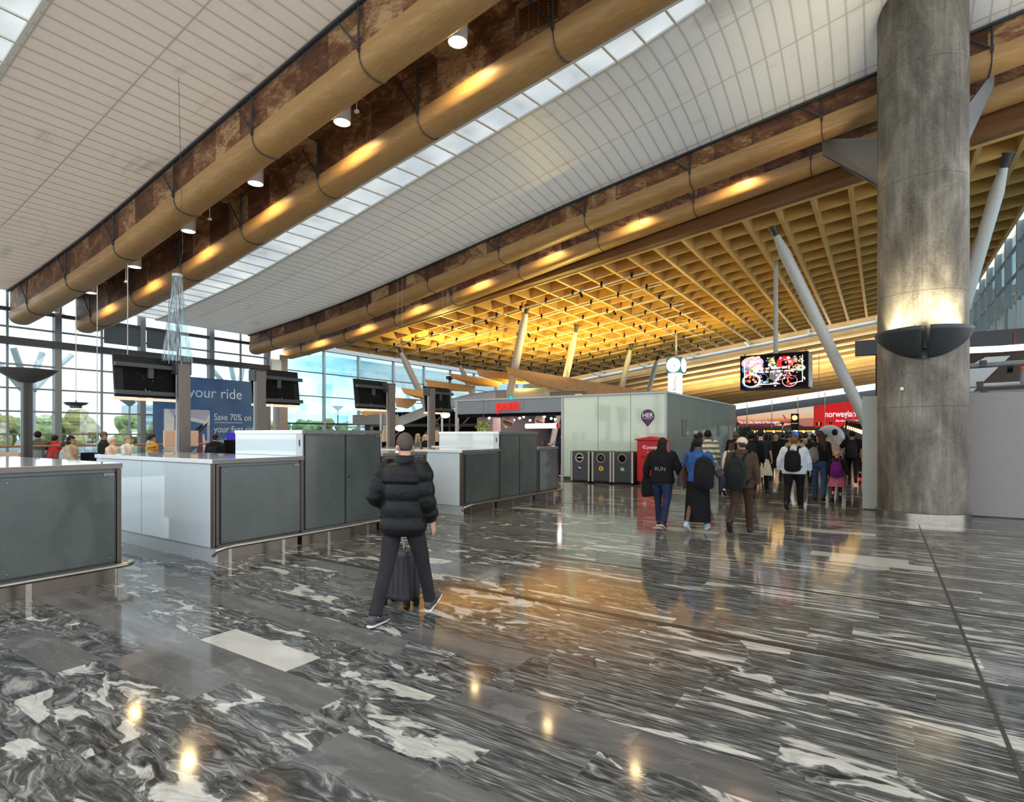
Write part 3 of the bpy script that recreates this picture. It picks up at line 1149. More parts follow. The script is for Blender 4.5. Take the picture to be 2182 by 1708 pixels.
def mat_kglass(name, c):
    mt = bpy.data.materials.new(name)
    g = G(mt)
    b = g.bsdf(Base_Color=g.ramp(g.noise(g.obj(), .7, 2), [(.3, tuple(v * .94 for v in c)), (.7, c)]), Roughness=.05)
    b.inputs['Specular IOR Level'].default_value = .6
    g.out(b)
    return mt


def kiosk():
    t = empty('cafe_kiosk', (0, 0, 0), 0, 'long kiosk with pale green glass walls, blue-grey fascia and an open cafe front', 'kiosk')
    M_kg = mat_kglass('pale_green_back_painted_glass', srgb(202, 224, 213))
    M_kd = mat_kglass('grey_green_glass', srgb(140, 150, 140))
    M_fc = plain('blue_grey_fascia', srgb(126, 142, 160), .45)
    for k, (a, b) in enumerate(((XO + .03, -8.62), (-8.605, -7.38), (-7.365, XK1 - .05))):
        MB().span(a, b, YK, YK + .03, .12, HK - .07).build('glass_panel', M_kg, t, bevel=.003)
    n = 8
    for k in range(n):
        a = YK + .04 + (YK1 - YK - .04) * k / n
        MB().span(XK1 - .03, XK1, a + .008, a + (YK1 - YK - .04) / n - .008, .12, HK - .07).build('glass_panel', M_kd, t, bevel=.003)
    MB().span(XK1 - .05, XK1 + .01, YK - .01, YK + .05, 0, HK).build('corner_post', M_lsteel, t)
    MB().span(XO - .07, XO + .02, YK - .02, YK + .1, 0, HK - .05).build('jamb', M_lsteel, t)
    MB().span(XK0, XK0 + .12, YK - .02, YK + .1, 0, HK - .05).build('jamb', M_lsteel, t)
    MB().span(XK0 - .05, XK1 + .02, YK - .03, YK1, HK - .06, HK).build('roof', M_lsteel, t)
    MB().span(XO + .05, XK1, YK - .01, YK + .1, 0, .11).build('plinth', M_dsteel, t)
    MB().span(XK1 - .1, XK1 - .0, YK, YK1, 0, .11).build('plinth', M_dsteel, t)
    MB().span(XO - .1, XO + 2.6, YK - .14, YK - .11, .13, .17).build('foot_rail', M_steel, t)
    for k in range(3):
        a = XK0 + (XO - XK0) * k / 3
        MB().span(a + .006, a + (XO - XK0) / 3 - .006, YK - .01, YK + .05, 2.55, HK - .06).build('fascia_panel', M_fc, t)
    MB().span(XK0, XO, YK + .02, YK + .3, 2.42, 2.55).build('shutter_box', M_black_matt, t)
    # inside
    M_in = plain('cafe_wall_dark', srgb(58, 56, 60), .7)
    MB().span(XK0 + .05, XK1 - .1, YK1 - .1, YK1, 0, HK - .07).build('back_wall', M_in, t)
    MB().span(XO - .02, XO + .02, YK + .1, YK1, 0, HK - .07).build('inner_wall', plain('cafe_wall_pink', srgb(214, 190, 186), .6), t)
    MB().span(XK0 + .1, XK0 + .16, YK + 2, YK1, 0, HK - .07).build('west_wall', M_in, t)
    MB().span(XO - 2.1, XO - .35, YK1 - .14, YK1 - .105, .9, 2.4).build('bright_window', emit('far_daylight_pane', (.35, .75, 1.0), .75), t)
    MB().span(XK0 + .2, XK0 + 2.4, YK1 - .16, YK1 - .105, 1.0, 2.45).build('dim_window', plain('dim_window_blue', srgb(52, 76, 88), .1), t)
    MB().span(XK0 + .2, XO - .1, YK + 1.5, YK1 - .2, HK - .2, HK - .16).build('ceiling_grille', M_black_matt, t)
    # lit sign letters and dot
    M_lr = emit('red_sign_light', (1.0, .035, .025), 1.0)
    M_lt = emit('cyan_sign_light', (.03, .75, .85), .9)
    s = text('sign_letters', 'pont', .62, M_lr, t, (-13.06, YK - .09, 2.86), (R(90), 0, 0), .03, sx=.92, off=.008)
    MB().cyl((-12.34, YK - .12, 3.15), (-12.34, YK - .06, 3.15), .075, n=20).build('sign_dot', M_lt, t, smooth=True)
    # violet map-pin sticker
    M_v = plain('violet_sticker', srgb(72, 26, 92), .35)
    pts = []
    for k in range(25):
        a = R(-35 + 250 * k / 24)
        pts.append((.24 * math.cos(a), .24 * math.sin(a)))
    pts.append((0, -.36))
    cx, cz = -6.75, 2.32
    MB().prism([(cx + a, YK - .004, cz + b) for a, b in pts], (0, .003, 0)).build('pin_sticker', M_v, t)
    M_wt = plain('sticker_white', srgb(240, 240, 240), .5)
    text('pin_lettering', 'HER', .21, M_wt, t, (cx, YK - .007, cz + .03), (R(90), 0, 0), .001, 'CENTER', off=.004)
    MB().span(cx - .15, cx + .15, YK - .008, YK - .006, cz - .082, cz - .07).build('pin_line', M_wt, t)
    # notices on the side
    M_nt = plain('notice_dark', srgb(62, 58, 58), .5)
    for (yy, w, z0, z1) in ((20.85, .62, 1.62, 2.25), (26.1, .6, 1.62, 2.15)):
        n_ = MB().span(XK1 + .001, XK1 + .012, yy - w / 2, yy + w / 2, z0, z1).build('notice', M_nt, t)
        q = MB()
        for k in range(6):
            q.span(XK1 + .012, XK1 + .014, yy - w * .36, yy + w * (.1 + .25 * (k % 2)), z1 - .09 - k * .085, z1 - .075 - k * .085)
        q.build('notice_lines', plain('notice_grey', srgb(150, 146, 146), .5), n_)
    MB().span(XK1 + .001, XK1 + .02, 28.0, 28.75, 0, 2.15).build('side_door', plain('kiosk_door', srgb(120, 112, 100), .5), t)
    lamp('cafe_light', 'AREA', (XO - 2.2, YK + 4.2, HK - .28), 420, (1.0, .80, .74), t, size=4.0)
    return t


kiosk()
M_bulb = emit('cafe_bulb', (1.0, .86, .78), 9)
rr = random.Random(11)
for k in range(14):
    x = -14.1 + k * .30 + rr.uniform(-.08, .08)
    y = YK + .9 + (k % 3) * .5
    z = 2.40 - .04 * (k % 3) + rr.uniform(-.05, .05)
    t = empty('bulb_lamp', (x, y, z), 0, 'small round bulb lamp hanging in the cafe, number %s along the row' % ('one two three four five six seven eight nine ten eleven twelve thirteen fourteen'.split()[k]), 'lamp', 'bulb lamps in the cafe')
    MB().ball((0, 0, 0), .052, 12, 8).build('bulb', M_bulb, t, smooth=True)
    MB().cyl((0, 0, .04), (0, 0, .13), .03, .022, 10).build('socket', M_black, t)
    MB().cyl((0, 0, .1), (0, 0, 2.96 - z), .006, n=5).build('cord', M_black, t)
# hanging sausage-roll boards
M_bun = plain('bun_brown', srgb(170, 98, 48), .6)
M_paper = plain('pink_paper', srgb(226, 196, 192), .6)
for k, (px, d, s) in enumerate(((1082, 23.4, 1.0), (1150, 23.0, .78))):
    p = at(px, d, zat(895, d))
    t = empty('hanging_menu_board', p, R(8), 'round hanging board picturing a hot dog, %s' % ('the larger of two in the cafe front', 'the smaller of two, over the white tube sign')[k], 'sign', 'hot dog boards', sc=s)
    MB().cyl((0, .015, 0), (0, -.015, 0), .28, n=28).build('board', M_paper, t, smooth=True)
    MB().ball((0, -.02, -.14), (.24, .03, .09), rot=Euler((0, R(18), 0))).build('bun', M_bun, t, smooth=True)
    MB().ball((.0, -.03, -.09), (.25, .03, .045), rot=Euler((0, R(18), 0))).build('sausage', plain('sausage', srgb(104, 44, 26), .4), t, smooth=True)
    q = MB()
    for j in range(3):
        q.box((0, -.017, .17 - .06 * j), (.3 - .03 * j, .004, .022))
    q.build('text_lines', plain('menu_red', srgb(150, 60, 56), .5), t)
    MB().cyl((0, 0, .27), (0, 0, .5), .008, n=5).build('string', M_black, t)
p = at(1157, 22.8, zat(907, 22.8))
t = empty('tube_sign', p, 0, 'glowing white tube sign with a small red badge in the cafe', 'sign')
MB().rings([((-.82, 0, 0), .01, .01), ((-.80, 0, 0), .1, .1), ((.66, 0, 0), .1, .1), ((.68, 0, 0), .01, .01)], 18).build('tube', emit('white_tube', (1, .96, .95), 2.2), t, smooth=True)
MB().rings([((.66, 0, 0), .105, .105), ((.74, 0, 0), .10, .10)], 18).build('badge', plain('badge_red', srgb(220, 80, 70), .5), t, smooth=True)
for s in (-.6, .5):
    MB().cyl((s, 0, .09), (s, 0, 2.95 - p.z), .008, n=6).build('hanger', M_black, t)
# hanging plant
p = at(1030, 22.6, zat(908, 22.6))
t = empty('hanging_plant', p, 0, 'leafy green plant hanging on a cord in the cafe front', 'plant')
mb = MB()
rr = random.Random(2)
for k in range(170):
    a, e = rr.uniform(0, 6.28), rr.uniform(-1.3, 1.2)
    r = rr.uniform(.1, .3)
    c = (r * math.cos(a) * math.cos(e), r * math.sin(a) * math.cos(e), r * .7 * math.sin(e) - .02)
    mb.ball(c, (.07, .028, .008), 6, 4, rot=Euler((rr.uniform(-1, 1), rr.uniform(-1, 1), a)))
mb.build('leaves', plain('fresh_leaf', srgb(150, 176, 70), .5, vary=.3), t)
MB().lathe((0, 0, -.12), [(0, -.1), (.12, -.1), (.15, .08), (0, .08)], 16).build('pot', M_whitematt, t, smooth=True)
MB().tube([(0, 0, .05), (0, 0, 3.12 - p.z)], .012, 6).build('cord', plain('brown_cord', srgb(120, 84, 66), .6), t)
# pinkish cupboard and cafe counter with goods
t = empty('cafe_cupboard', (-14.35, YK + 1.2, 0), 0, 'pinkish tall metal cupboard inside the cafe front', 'cupboard')
MB().span(-.42, .42, -.3, .3, 0, 2.42).build('body', plain('pink_grey_metal', srgb(182, 160, 160), .5), t, bevel=.01)
q = MB()
for k in range(3):
    for j in range(2):
        q.box((-.2 + k * .2, -.305, 2.15 - .12 * j), (.1, .01, .06))
q.build('vents', plain('vent_dark', srgb(96, 84, 86), .6), t)
t = empty('cafe_counter', (-10.95, YK + 2.6, 0), 0, 'cafe serving counter behind the third check-in counter', 'counter')
MB().span(-1.3, .85, -.4, .4, 0, 1.02).build('body', plain('counter_pink', srgb(196, 160, 150), .5), t, bevel=.01)
MB().span(-1.33, .88, -.43, .43, 1.02, 1.07).build('top', M_black, t, bevel=.008)
gs = MB().span(-1.25, .8, -.42, -.405, 1.1, 1.42).build('glass_guard', M_glass, t)
rr = random.Random(8)
cols = [srgb(200, 60, 60), srgb(230, 210, 190), srgb(120, 100, 170), srgb(230, 190, 150), srgb(70, 60, 60), srgb(236, 226, 220)]
for k in range(11):
    x = -12.05 + k * .18
    t = empty('cafe_jar', (x, YK + 2.55 + rr.uniform(-.15, .15), 1.07), 0, 'small jar or box among the goods on the cafe counter', 'jar', 'goods on the cafe counter', sc=rr.uniform(.8, 1.3))
    MB().lathe((0, 0, 0), [(0, 0), (.06, 0), (.065, .1), (.045, .15), (0, .15)], 14).build('jar', plain('goods_%d' % (k % 6), cols[k % 6], .4), t, smooth=True)
    MB().lathe((0, 0, .15), [(0, .03), (.045, .03), (.05, 0), (0, 0)], 12).build('lid', M_black if k % 2 else M_whitematt, t, smooth=True)
# white cabinets stacked on the corner pier
for k, (y_, z0, z1, w_) in enumerate(((16.65, 4.55, 5.35, .55), (16.65, 4.05, 4.5, .42), (16.4, 3.5, 4.0, .36), (17.05, 3.5, 4.0, .36))):
    t = empty('wall_cabinet', (-24.6, y_, z0), 0, 'white metal cabinet on the corner pier, %s' % ('topmost and largest', 'just under the topmost', 'lower one beside the advert', 'lower one beside the blue glazing')[k], 'cabinet', 'white cabinets on the pier')
    MB().box((-.2, 0, (z1 - z0) / 2), (.3, w_, z1 - z0)).build('casing', M_whitematt, t, bevel=.01)
    MB().box((-.045, 0, (z1 - z0) / 2), (.012, w_ - .06, z1 - z0 - .06)).build('door', M_white, t, bevel=.004)
# cafe clock-lamp pendants west of the cafe
M_glow = emit('white_globe', (1.0, .95, .85), 3.2)
for k, (px, py, d) in enumerate(((852, 912, 20.5), (949, 884, 20.5))):
    p = at(px, d, zat(py, d))
    t = empty('globe_pendant', p, 0, 'glowing oval pendant lamp %s' % ('just over the head of the man in the puffer jacket', 'under the monitor closest to the cafe')[k], 'lamp', 'oval pendants')
    MB().ball((0, 0, 0), (.17, .17, .11), 20, 12).build('globe', M_glow, t, smooth=True)
    for s in (-.12, .12):
        MB().cyl((s, 0, .05), (s, 0, (zgrid(p.x) + .3 if p.y > 18.2 else zbeam(p.x) + .8) - p.z), .004, n=5).build('cord', M_lsteel, t)
    lamp('globe_light', 'POINT', (0, 0, -.2), 12, (1, .85, .65), t, shadow_soft_size=.15)

# ------------------------------------------------------------------ litter bins and post box by the kiosk
M_bin = plain('bin_dark_grey', srgb(72, 74, 76), .4, .4)
for k, (px, ic, il) in enumerate(((1243, srgb(30, 44, 96), 'blue'), (1288, srgb(236, 186, 50), 'yellow'), (1333, srgb(50, 150, 90), 'green'))):
    d = 20.1 - .5 * k * .55
    p = at(px, d)
    p.y = YK - .55
    p.x = p.y * (p.x / at(px, d).y)
    t = empty('litter_bin', (p.x, p.y, 0), 0, 'grey steel recycling bin with a %s label and round opening by the glass kiosk' % il, 'bin', 'recycling bins')
    MB().span(-.36, .36, -.28, .28, .05, 1.12).build('body', M_bin, t, bevel=.05, seg=3)
    MB().span(-.33, .33, -.25, .25, 0, .06).build('foot', M_black, t)
    for s in (-1, 1):
        MB().cyl((s * .335, -.25, .06), (s * .335, -.25, 1.1), .05, n=14).build('edge_tube', M_steel, t, smooth=True)
    MB().lathe((0, 0, 0), [(.125, 0), (.165, 0), (.165, .03), (.125, .03)], 24).build('ring', M_steel, t, smooth=True).matrix_local = Matrix.Translation((0, -.282, .88)) @ Matrix.Rotation(R(90), 4, 'X')
    MB().cyl((0, -.278, .88), (0, -.286, .88), .126, n=24).build('opening', M_black_matt, t)
    if k == 0:
        MB().box((.02, -.292, .88), (.2, .01, .045)).build('paper_slot', M_lsteel, t)
    if k == 1:
        MB().cyl((0, -.286, .88), (0, -.294, .88), .07, n=20).build('inner_opening', M_dsteel, t)
    lb = MB().cyl((0, -.279, .52), (0, -.286, .52), .085, n=20).build('label', plain('bin_label_' + il, ic, .5), t)
    q = MB()
    if k == 1:
        q.box((0, -.288, .52), (.03, .004, .1))
    else:
        q.box((-.02, -.288, .53), (.05, .004, .05), rot=Euler((0, R(20), 0)))
        q.box((.03, -.288, .51), (.04, .004, .05), rot=Euler((0, R(-15), 0)))
    q.build('label_mark', M_black if k == 1 else M_whitematt, lb)

p = at(1403, 19.3)
t = empty('post_box', (p.x, YK - .45, 0), 0, 'red post box with a white horn mark and slanted lid against the glass kiosk', 'post box')
MB().span(-.47, .47, -.26, .26, .12, 1.5).build('body', M_red, t, bevel=.02)
MB().prism([(-.53, -.31, 1.5), (.53, -.31, 1.5), (.53, -.31, 1.545), (.0, -.31, 1.63), (-.53, -.31, 1.545)], (0, .6, 0)).build('lid', M_red, t, bevel=.01)
MB().span(-.4, .4, -.2, .2, 0, .12).build('foot', M_dsteel, t)
M_pw = plain('post_white', srgb(244, 238, 236), .5)
text('lettering', 'posten', .15, M_pw, t, (-.12, -.263, 1.27), (R(90), 0, 0), .001, off=.003)
MB().lathe((0, 0, 0), [(.032, 0), (.062, 0), (.062, .004), (.032, .004)], 20, R(30), R(330)).build('horn_mark', M_pw, t).matrix_local = Matrix.Translation((-.2, -.262, 1.28)) @ Matrix.Rotation(R(90), 4, 'X')
q = MB()
q.box((-.0, -.262, 1.1), (.26, .004, .012))
q.box((-.0, -.262, .82), (.3, .004, .012))
q.box((-.2, -.262, .62), (.12, .004, .1))
q.build('panel_marks', M_pw, t)
MB().span(-.33, .33, -.275, -.255, .93, .99).build('letter_slot', plain('slot_dark_red', srgb(120, 12, 18), .5), t)

# ------------------------------------------------------------------ clock tower
d = 32.0
p = at(1441, d)
t = empty('clock_tower', (p.x, p.y, 0), R(-4), 'blue cube clock with white dials on a glowing white meeting point column', 'clock')
zc = zat(779, d)
MB().box((0, 0, zc), (.86, .86, .86)).build('cube', plain('clock_blue', srgb(20, 112, 170), .4), t, bevel=.02)
M_dial = emit('dial_white', (1, 1, 1), 1.25)
for k, (loc, rz) in enumerate((((0, -.432, zc), 0), ((.432, 0, zc), 90))):
    dl = MB().cyl((0, 0, 0), (0, -.012, 0), .41, n=36).build('dial', M_dial, t, smooth=True)
    dl.location = loc
    dl.rotation_euler = (0, 0, R(rz))
    MB().box((.07, -.016, -.06), (.2, .004, .02), rot=Euler((0, R(40), 0))).build('hour_hand', M_dsteel, dl)
    MB().box((-.02, -.016, -.3), (.014, .004, .12)).build('minute_mark', M_dsteel, dl)
MB().box((-.06, 0, (zc - .43) / 2), (.62, .62, zc - .43)).build('column', emit('lit_column', (1, 1, 1), 1.05), t)
text('lettering', 'Meeting point', .26, plain('pale_grey_letters', srgb(190, 190, 200), .5), t, (.05, -.315, zc - .6), (R(90), R(90), 0), .001)
MB().cyl((0, 0, zc + .43), (0, 0, zgrid(p.x) + .2), .06, n=10).build('hanger', M_lsteel, t)

# ------------------------------------------------------------------ hanging food screen
M_s = {}
def food_screen():
    d = 22.0
    p = at(1653, d)
    z0, z1 = zat(829, d), zat(756, d)
    W, H = 2.42, z1 - z0
    t = empty('hanging_screen', (p.x, p.y, (z0 + z1) / 2), R(-3), 'hanging video cube showing plates of food with white writing', 'screen')
    MB().box((0, 0, 0), (W, .95, H)).build('casing', M_black, t, bevel=.01)
    E = lambda n_, c, s=1.0: emit('screen_' + n_, srgb(*c), s)
    f = -.478
    MB().box((0, f, 0), (W - .05, .006, H - .06)).build('display', E('dark', (24, 18, 22), 1), t)
    def disc(x, z, rx, rz, m, lay, n=24):
        MB().prism([(x + rx * math.cos(2 * PI * k / n), f - .004 - .002 * lay, z + rz * math.sin(2 * PI * k / n)) for k in range(n)], (0, .002, 0)).build('picture', m, t)
    rr = random.Random(4)
    def heap(x, z, rx, rz, cols_, n, lay):
        for k in range(n):
            a, r = rr.uniform(0, 6.28), math.sqrt(rr.random())
            disc(max(-.9 * w, min(.9 * w, x + rx * r * math.cos(a))), max(-.86 * h, min(.86 * h, z + rz * r * math.sin(a))), rx * rr.uniform(.12, .3), rz * rr.uniform(.12, .3), cols_[k % len(cols_)], lay + (k % 3), 9)
    wh, pk, rd, og, gn, bl, yl, dk = (E('white', (250, 244, 244), 1.5), E('pink', (244, 190, 204), 1.2), E('red', (226, 60, 58), 1.1), E('orange', (240, 142, 88), 1.2),
                                      E('green', (120, 150, 60)), E('blue', (80, 150, 210)), E('yellow', (244, 224, 150), 1.2), E('black', (14, 10, 12)))
    h = H / 2
    w = W / 2
    for k_ in range(40):
        a_, b_ = rr.uniform(-.9, .9), rr.uniform(-.85, .85)
        heap(a_ * w, b_ * h, .12 * w, .16 * h, [[pk, wh, rd], [og, yl, pk], [bl, wh, dk], [gn, yl, wh]][k_ % 4], 5, 0)
    disc(-.62 * w, .55 * h, .34 * w, .36 * h, pk, 0)
    heap(-.55 * w, .5 * h, .3 * w, .45 * h, [wh, pk, wh, pk, yl], 14, 1)
    disc(-.76 * w, .18 * h, .18 * w, .28 * h, bl, 0)
    heap(-.72 * w, .1 * h, .2 * w, .28 * h, [og, pk, og, yl, rd], 10, 1)
    heap(-.02 * w, .55 * h, .16 * w, .4 * h, [yl, gn, yl, wh, gn], 14, 1)
    disc(.34 * w, .45 * h, .24 * w, .36 * h, rd, 0)
    heap(.34 * w, .48 * h, .22 * w, .34 * h, [pk, wh, rd, rd], 10, 1)
    disc(.34 * w, .4 * h, .1 * w, .16 * h, dk, 3)
    heap(.70 * w, .42 * h, .2 * w, .22 * h, [og, yl, og], 10, 1)
    disc(.78 * w, .08 * h, .15 * w, .19 * h, bl, 0)
    disc(.78 * w, .1 * h, .13 * w, .16 * h, yl, 1)
    disc(.8 * w, .1 * h, .04 * w, .06 * h, gn, 3)
    disc(-.63 * w, -.5 * h, .32 * w, .44 * h, bl, 0)
    disc(-.64 * w, -.48 * h, .28 * w, .39 * h, wh, 1)
    disc(-.66 * w, -.5 * h, .23 * w, .32 * h, dk, 2)
    heap(-.64 * w, -.4 * h, .2 * w, .25 * h, [og, rd, og, pk], 14, 3)
    disc(-.28 * w, -.42 * h, .13 * w, .3 * h, bl, 0)
    disc(-.28 * w, -.36 * h, .11 * w, .2 * h, dk, 1)
    disc(.07 * w, -.24 * h, .18 * w, .34 * h, E('grey', (120, 120, 128)), 0)
    heap(.1 * w, -.15 * h, .14 * w, .2 * h, [og, wh, bl, yl], 9, 1)
    heap(.5 * w, -.28 * h, .2 * w, .16 * h, [rd, pk, rd], 8, 1)
    disc(.48 * w, -.62 * h, .22 * w, .33 * h, pk, 0)
    disc(.48 * w, -.6 * h, .2 * w, .3 * h, dk, 1)
    heap(.5 * w, -.62 * h, .16 * w, .24 * h, [rd, og, rd], 10, 2)
    for (a, b) in (((.0, -.72), (.24, -.12)), ((.04, -.74), (.28, -.14))):
        MB().tube([(a[0] * w, f - .012, a[1] * h), (b[0] * w, f - .012, b[1] * h)], .012, 6).build('chopstick', wh, t)
    # white frame lines and two lines of writing
    q = MB()
    q.box((-.86 * w, f - .014, -.05 * h), (.028, .004, 1.42 * h))
    q.box((.84 * w, f - .014, .05 * h), (.028, .004, 1.5 * h))
    q.box((-.1 * w, f - .014, -.74 * h), (.6 * w, .004, .03))
    q.box((.65 * w, f - .014, -.72 * h), (.36 * w, .004, .028), rot=Euler((0, R(-12), 0)))
    q.build('frame_line', wh, t)
    text('lettering', 'Pick & eat, mixing and if', .13, wh, t, (-.03 * w, f - .016, .17 * h), (R(90), 0, 0), .002, 'CENTER', off=.004)
    text('lettering', 'It depends do you dare you see', .13, wh, t, (-.03 * w, f - .016, -.02 * h), (R(90), 0, 0), .002, 'CENTER', off=.004)
    MB().box((w + .006, 0, 0), (.006, .88, H - .06)).build('side_display', plain('side_screen_grey', srgb(112, 128, 130), .25, vary=.4, nscale=3), t)
    MB().cyl((0, 0, h), (0, 0, zgrid(p.x) + .3 - (z0 + z1) / 2), .085, n=16).build('hanger_tube', M_pipe, t, smooth=True)
    for s in (-1, 1):
        MB().box((s * (w - .12), -.2, h + .05), (.03, .03, .12)).build('lifting_eye', M_dsteel, t)


food_screen()

# ------------------------------------------------------------------ slanting tubes that carry the timber grid
def prop(top, bot, label, r=.15):
    top, bot = Vector(top), Vector(bot)
    t = empty('roof_prop', bot, 0, label, 'prop', 'slanting white tubes under the timber grid')
    v_ = top - bot
    n_ = v_.normalized()
    MB().rings([(n_ * .0, r * .8, r * .8), (n_ * .4, r, r), (v_ - n_ * .9, r, r), (v_ - n_ * .3, r * .55, r * .55)], 20, up=(1, 0, 0)).build('tube', M_pipe, t, smooth=True)
    MB().rings([(v_ - n_ * .3, r * .45, r * .35), (v_ + n_ * .06, r * .8, r * .6)], 12).build('head_fork', M_dsteel, t)
    return t


for x_, y_, bx, by, lab, r in (
        (-2.92, 19.5, .4, 23.1, 'thick white slanting tube beside the food screen', .155),
        (2.74, 19.4, .85, 23.1, 'thick white slanting tube east of the concrete column, in front', .15),
        (2.5, 25.5, .85, 23.5, 'white slanting tube behind another one east of the concrete column', .13),
        (-12.5, 20.2, -16.4, 23.4, 'white slanting tube rising from the cafe past the wooden fins', .16),
        (-12.65, 25.1, -15.5, 27.2, 'white slanting tube, second behind the cafe roof', .15),
        (-12.6, 32.3, -15.3, 34.4, 'white slanting tube, third behind the cafe roof', .15),
        (-12.8, 37.7, -15.5, 39.4, 'white slanting tube behind the clock, fourth of the cafe row', .15),
        (-20.4, 20.6, -19.4, 23.9, 'white slanting tube leaning away from the glazing by the third monitor', .15),
        (-20.9, 26.0, -19.6, 28.7, 'short visible slanting tube close to the glazing', .14)):
    prop((x_, y_, zgrid(x_)), (bx, by, 0), lab, r * 1.12)

# track rails with black clips and spots under the yellow part of the grid
M_track = plain('track_white', srgb(206, 204, 190), .4)
for k in range(10):
    y = 19.8 + k * 1.85
    xa, xb = -21.7, -7.1 - .11 * k
    t = empty('light_track', (0, y, 0), 0, 'pale lighting track with black clips under the yellow timber grid, %s from the beams' %
              ('first second third fourth fifth sixth seventh eighth ninth tenth'.split()[k]), 'track', 'lighting tracks')
    za, zb = zgrid(xa) - .16, zgrid(xb) - .16
    MB().tube([(xa, 0, za), (xb, 0, zb)], .035, 8).build('rail', M_track, t, smooth=True)
    for j in range(12):
        u = (j + .5) / 12
        MB().box((xa + (xb - xa) * u, 0, za + (zb - za) * u + .05), (.07, .08, .18)).build('clip', M_black, t)
    for j in range(3):
        if k % 2:
            continue
        u = (j + .6) / 3.2
        zz = za + (zb - za) * u
        sp = MB().cyl((xa + (xb - xa) * u, 0, zz - .02), (xa + (xb - xa) * u + .05, .1, zz - .2), .05, .06, 12).build('spotlight', M_black, t, smooth=True)

# fill lamps added on the cafe roof and a mast to brighten the grid
for k, (x_, y_, lab) in enumerate(((-14.3, 22.4, 'south west corner'), (-10.6, 21.2, 'south edge'), (-14.3, 25.8, 'west edge'), (-10.8, 26.0, 'middle'), (-14.2, 29.2, 'north west corner'), (-8.9, 29.2, 'north edge'), (-17.3, 20.9, 'landing'))):
    t = empty('added_floodlight', (x_, y_, HK if k < 6 else 4.3), 0, 'added small black fill lamp %s' % ('on the cafe roof, ' + lab if k < 6 else 'on a tall mast west of the cafe'), 'lamp', 'added fill lamps under the timber grid')
    MB().box((0, 0, .12), (.3, .2, .16)).build('housing', M_black, t, bevel=.02)
    MB().box((0, 0, .204), (.26, .16, .006)).build('lens', emit('added_flood_lens', (1, .8, .35), 4), t)
    MB().box((0, 0, .02), (.2, .06, .04)).build('foot', M_black, t)
    if k == 6:
        MB().cyl((0, 0, -4.3), (0, 0, .01), .04, n=8).build('mast', M_dsteel, t)
    lamp('added_flood', 'SPOT', (0, 0, .26), 1350, (1.0, .74, .19), t, rot=(R(180), 0, 0), spot_size=R(150), spot_blend=.8, shadow_soft_size=.12)

# ------------------------------------------------------------------ concrete column with its uplighter, hoarding
CX, CY, CR = .68, 14.25, .765
t = empty('concrete_column', (CX, CY, 0), 0, 'huge round weathered concrete column on a steel foot ring', 'column')
MB().lathe((0, 0, 0), [(CR, .1), (CR, 11.6)], 72).build('shaft', M_conc, t, smooth=True)
MB().lathe((0, 0, 0), [(CR + .035, 0), (CR + .035, .155), (CR + .012, .165), (CR - .01, .165)], 72).build('foot_ring', M_steel, t, smooth=True)
for tip, s in (((-1.95, 2.15, 9.02), -1), ((1.4, 2.15, 9.6), 1)):
    # folded plate arm reaching up and back into the gap of the beam pair
    mb = MB()
    A = Vector((s * .55, .1, 7.95))
    A2 = Vector((s * .35, .75, 7.95))
    L = Vector((s * .5, .4, 6.95))
    T = Vector(tip)
    w = Vector((.0, .28, 0))
    mb.prism([L, A, T + Vector((0, -.2, .1)), T + Vector((0, -.02, -.16))], (0, .04, 0))
    mb.prism([L + w, A2, T + Vector((0, .2, .1)), T + Vector((0, .05, -.16))], (0, .04, 0))
    mb.prism([A + Vector((0, -.02, -.02)), A2, T + Vector((0, .22, .1)), T + Vector((0, -.22, .1))], (0, 0, .035))
    mb.build('arm_plate', M_gsteel, t)
MB().box((-.35, -.72, 2.6), (.055, .03, .06)).build('access_button', M_whitematt, t)

AM = math.atan2(-CY, -CX)
t = empty('column_uplighter', (CX, CY, 0), R(3), 'dark metal bowl of two wings clasped round the concrete column', 'lamp')
def wing(a0, a1):
    mb = MB()
    n = 20
    outer, inner = [], []
    for i in range(n + 1):
        a = a0 + (a1 - a0) * i / n
        c_ = max(0.0, math.cos(a))
        rt_ = CR + .03 + .46 * c_ ** 2.0
        zt_ = 3.74
        zb_ = zt_ - .02 - .54 * c_ ** 1.5
        ca, sa = math.cos(AM + a), math.sin(AM + a)
        row = []
        for j in range(9):
            u = j / 8
            r_ = CR + .02 + (rt_ - CR - .02) * (u ** .8)
            z_ = zb_ + (zt_ - zb_) * (u ** 1.25)
            row.append(mb.bm.verts.new((r_ * ca, r_ * sa, z_)))
        outer.append(row)
    for A, B in zip(outer, outer[1:]):
        for j in range(8):
            mb.bm.faces.new((A[j], B[j], B[j + 1], A[j + 1]))
    return mb
for nm, a0, a1 in (('wing', R(-92), R(-3)), ('wing', R(3), R(92))):
    o = wing(a0, a1).build(nm, M_dsteel, t, smooth=True, angle=80)
    so = o.modifiers.new('thickness', 'SOLIDIFY')
    so.thickness = .014
ca, sa = math.cos(AM), math.sin(AM)
MB().box(((CR + .12) * ca, (CR + .12) * sa, 3.55), (.2, .05, .42), rz=AM).build('spine', plain('spine_black', srgb(30, 30, 30), .6), t)
MB().box(((CR + .02) * ca, (CR + .02) * sa, 3.2), (.04, .22, .07), rz=AM).build('foot_plate', M_dsteel, t, bevel=.005)
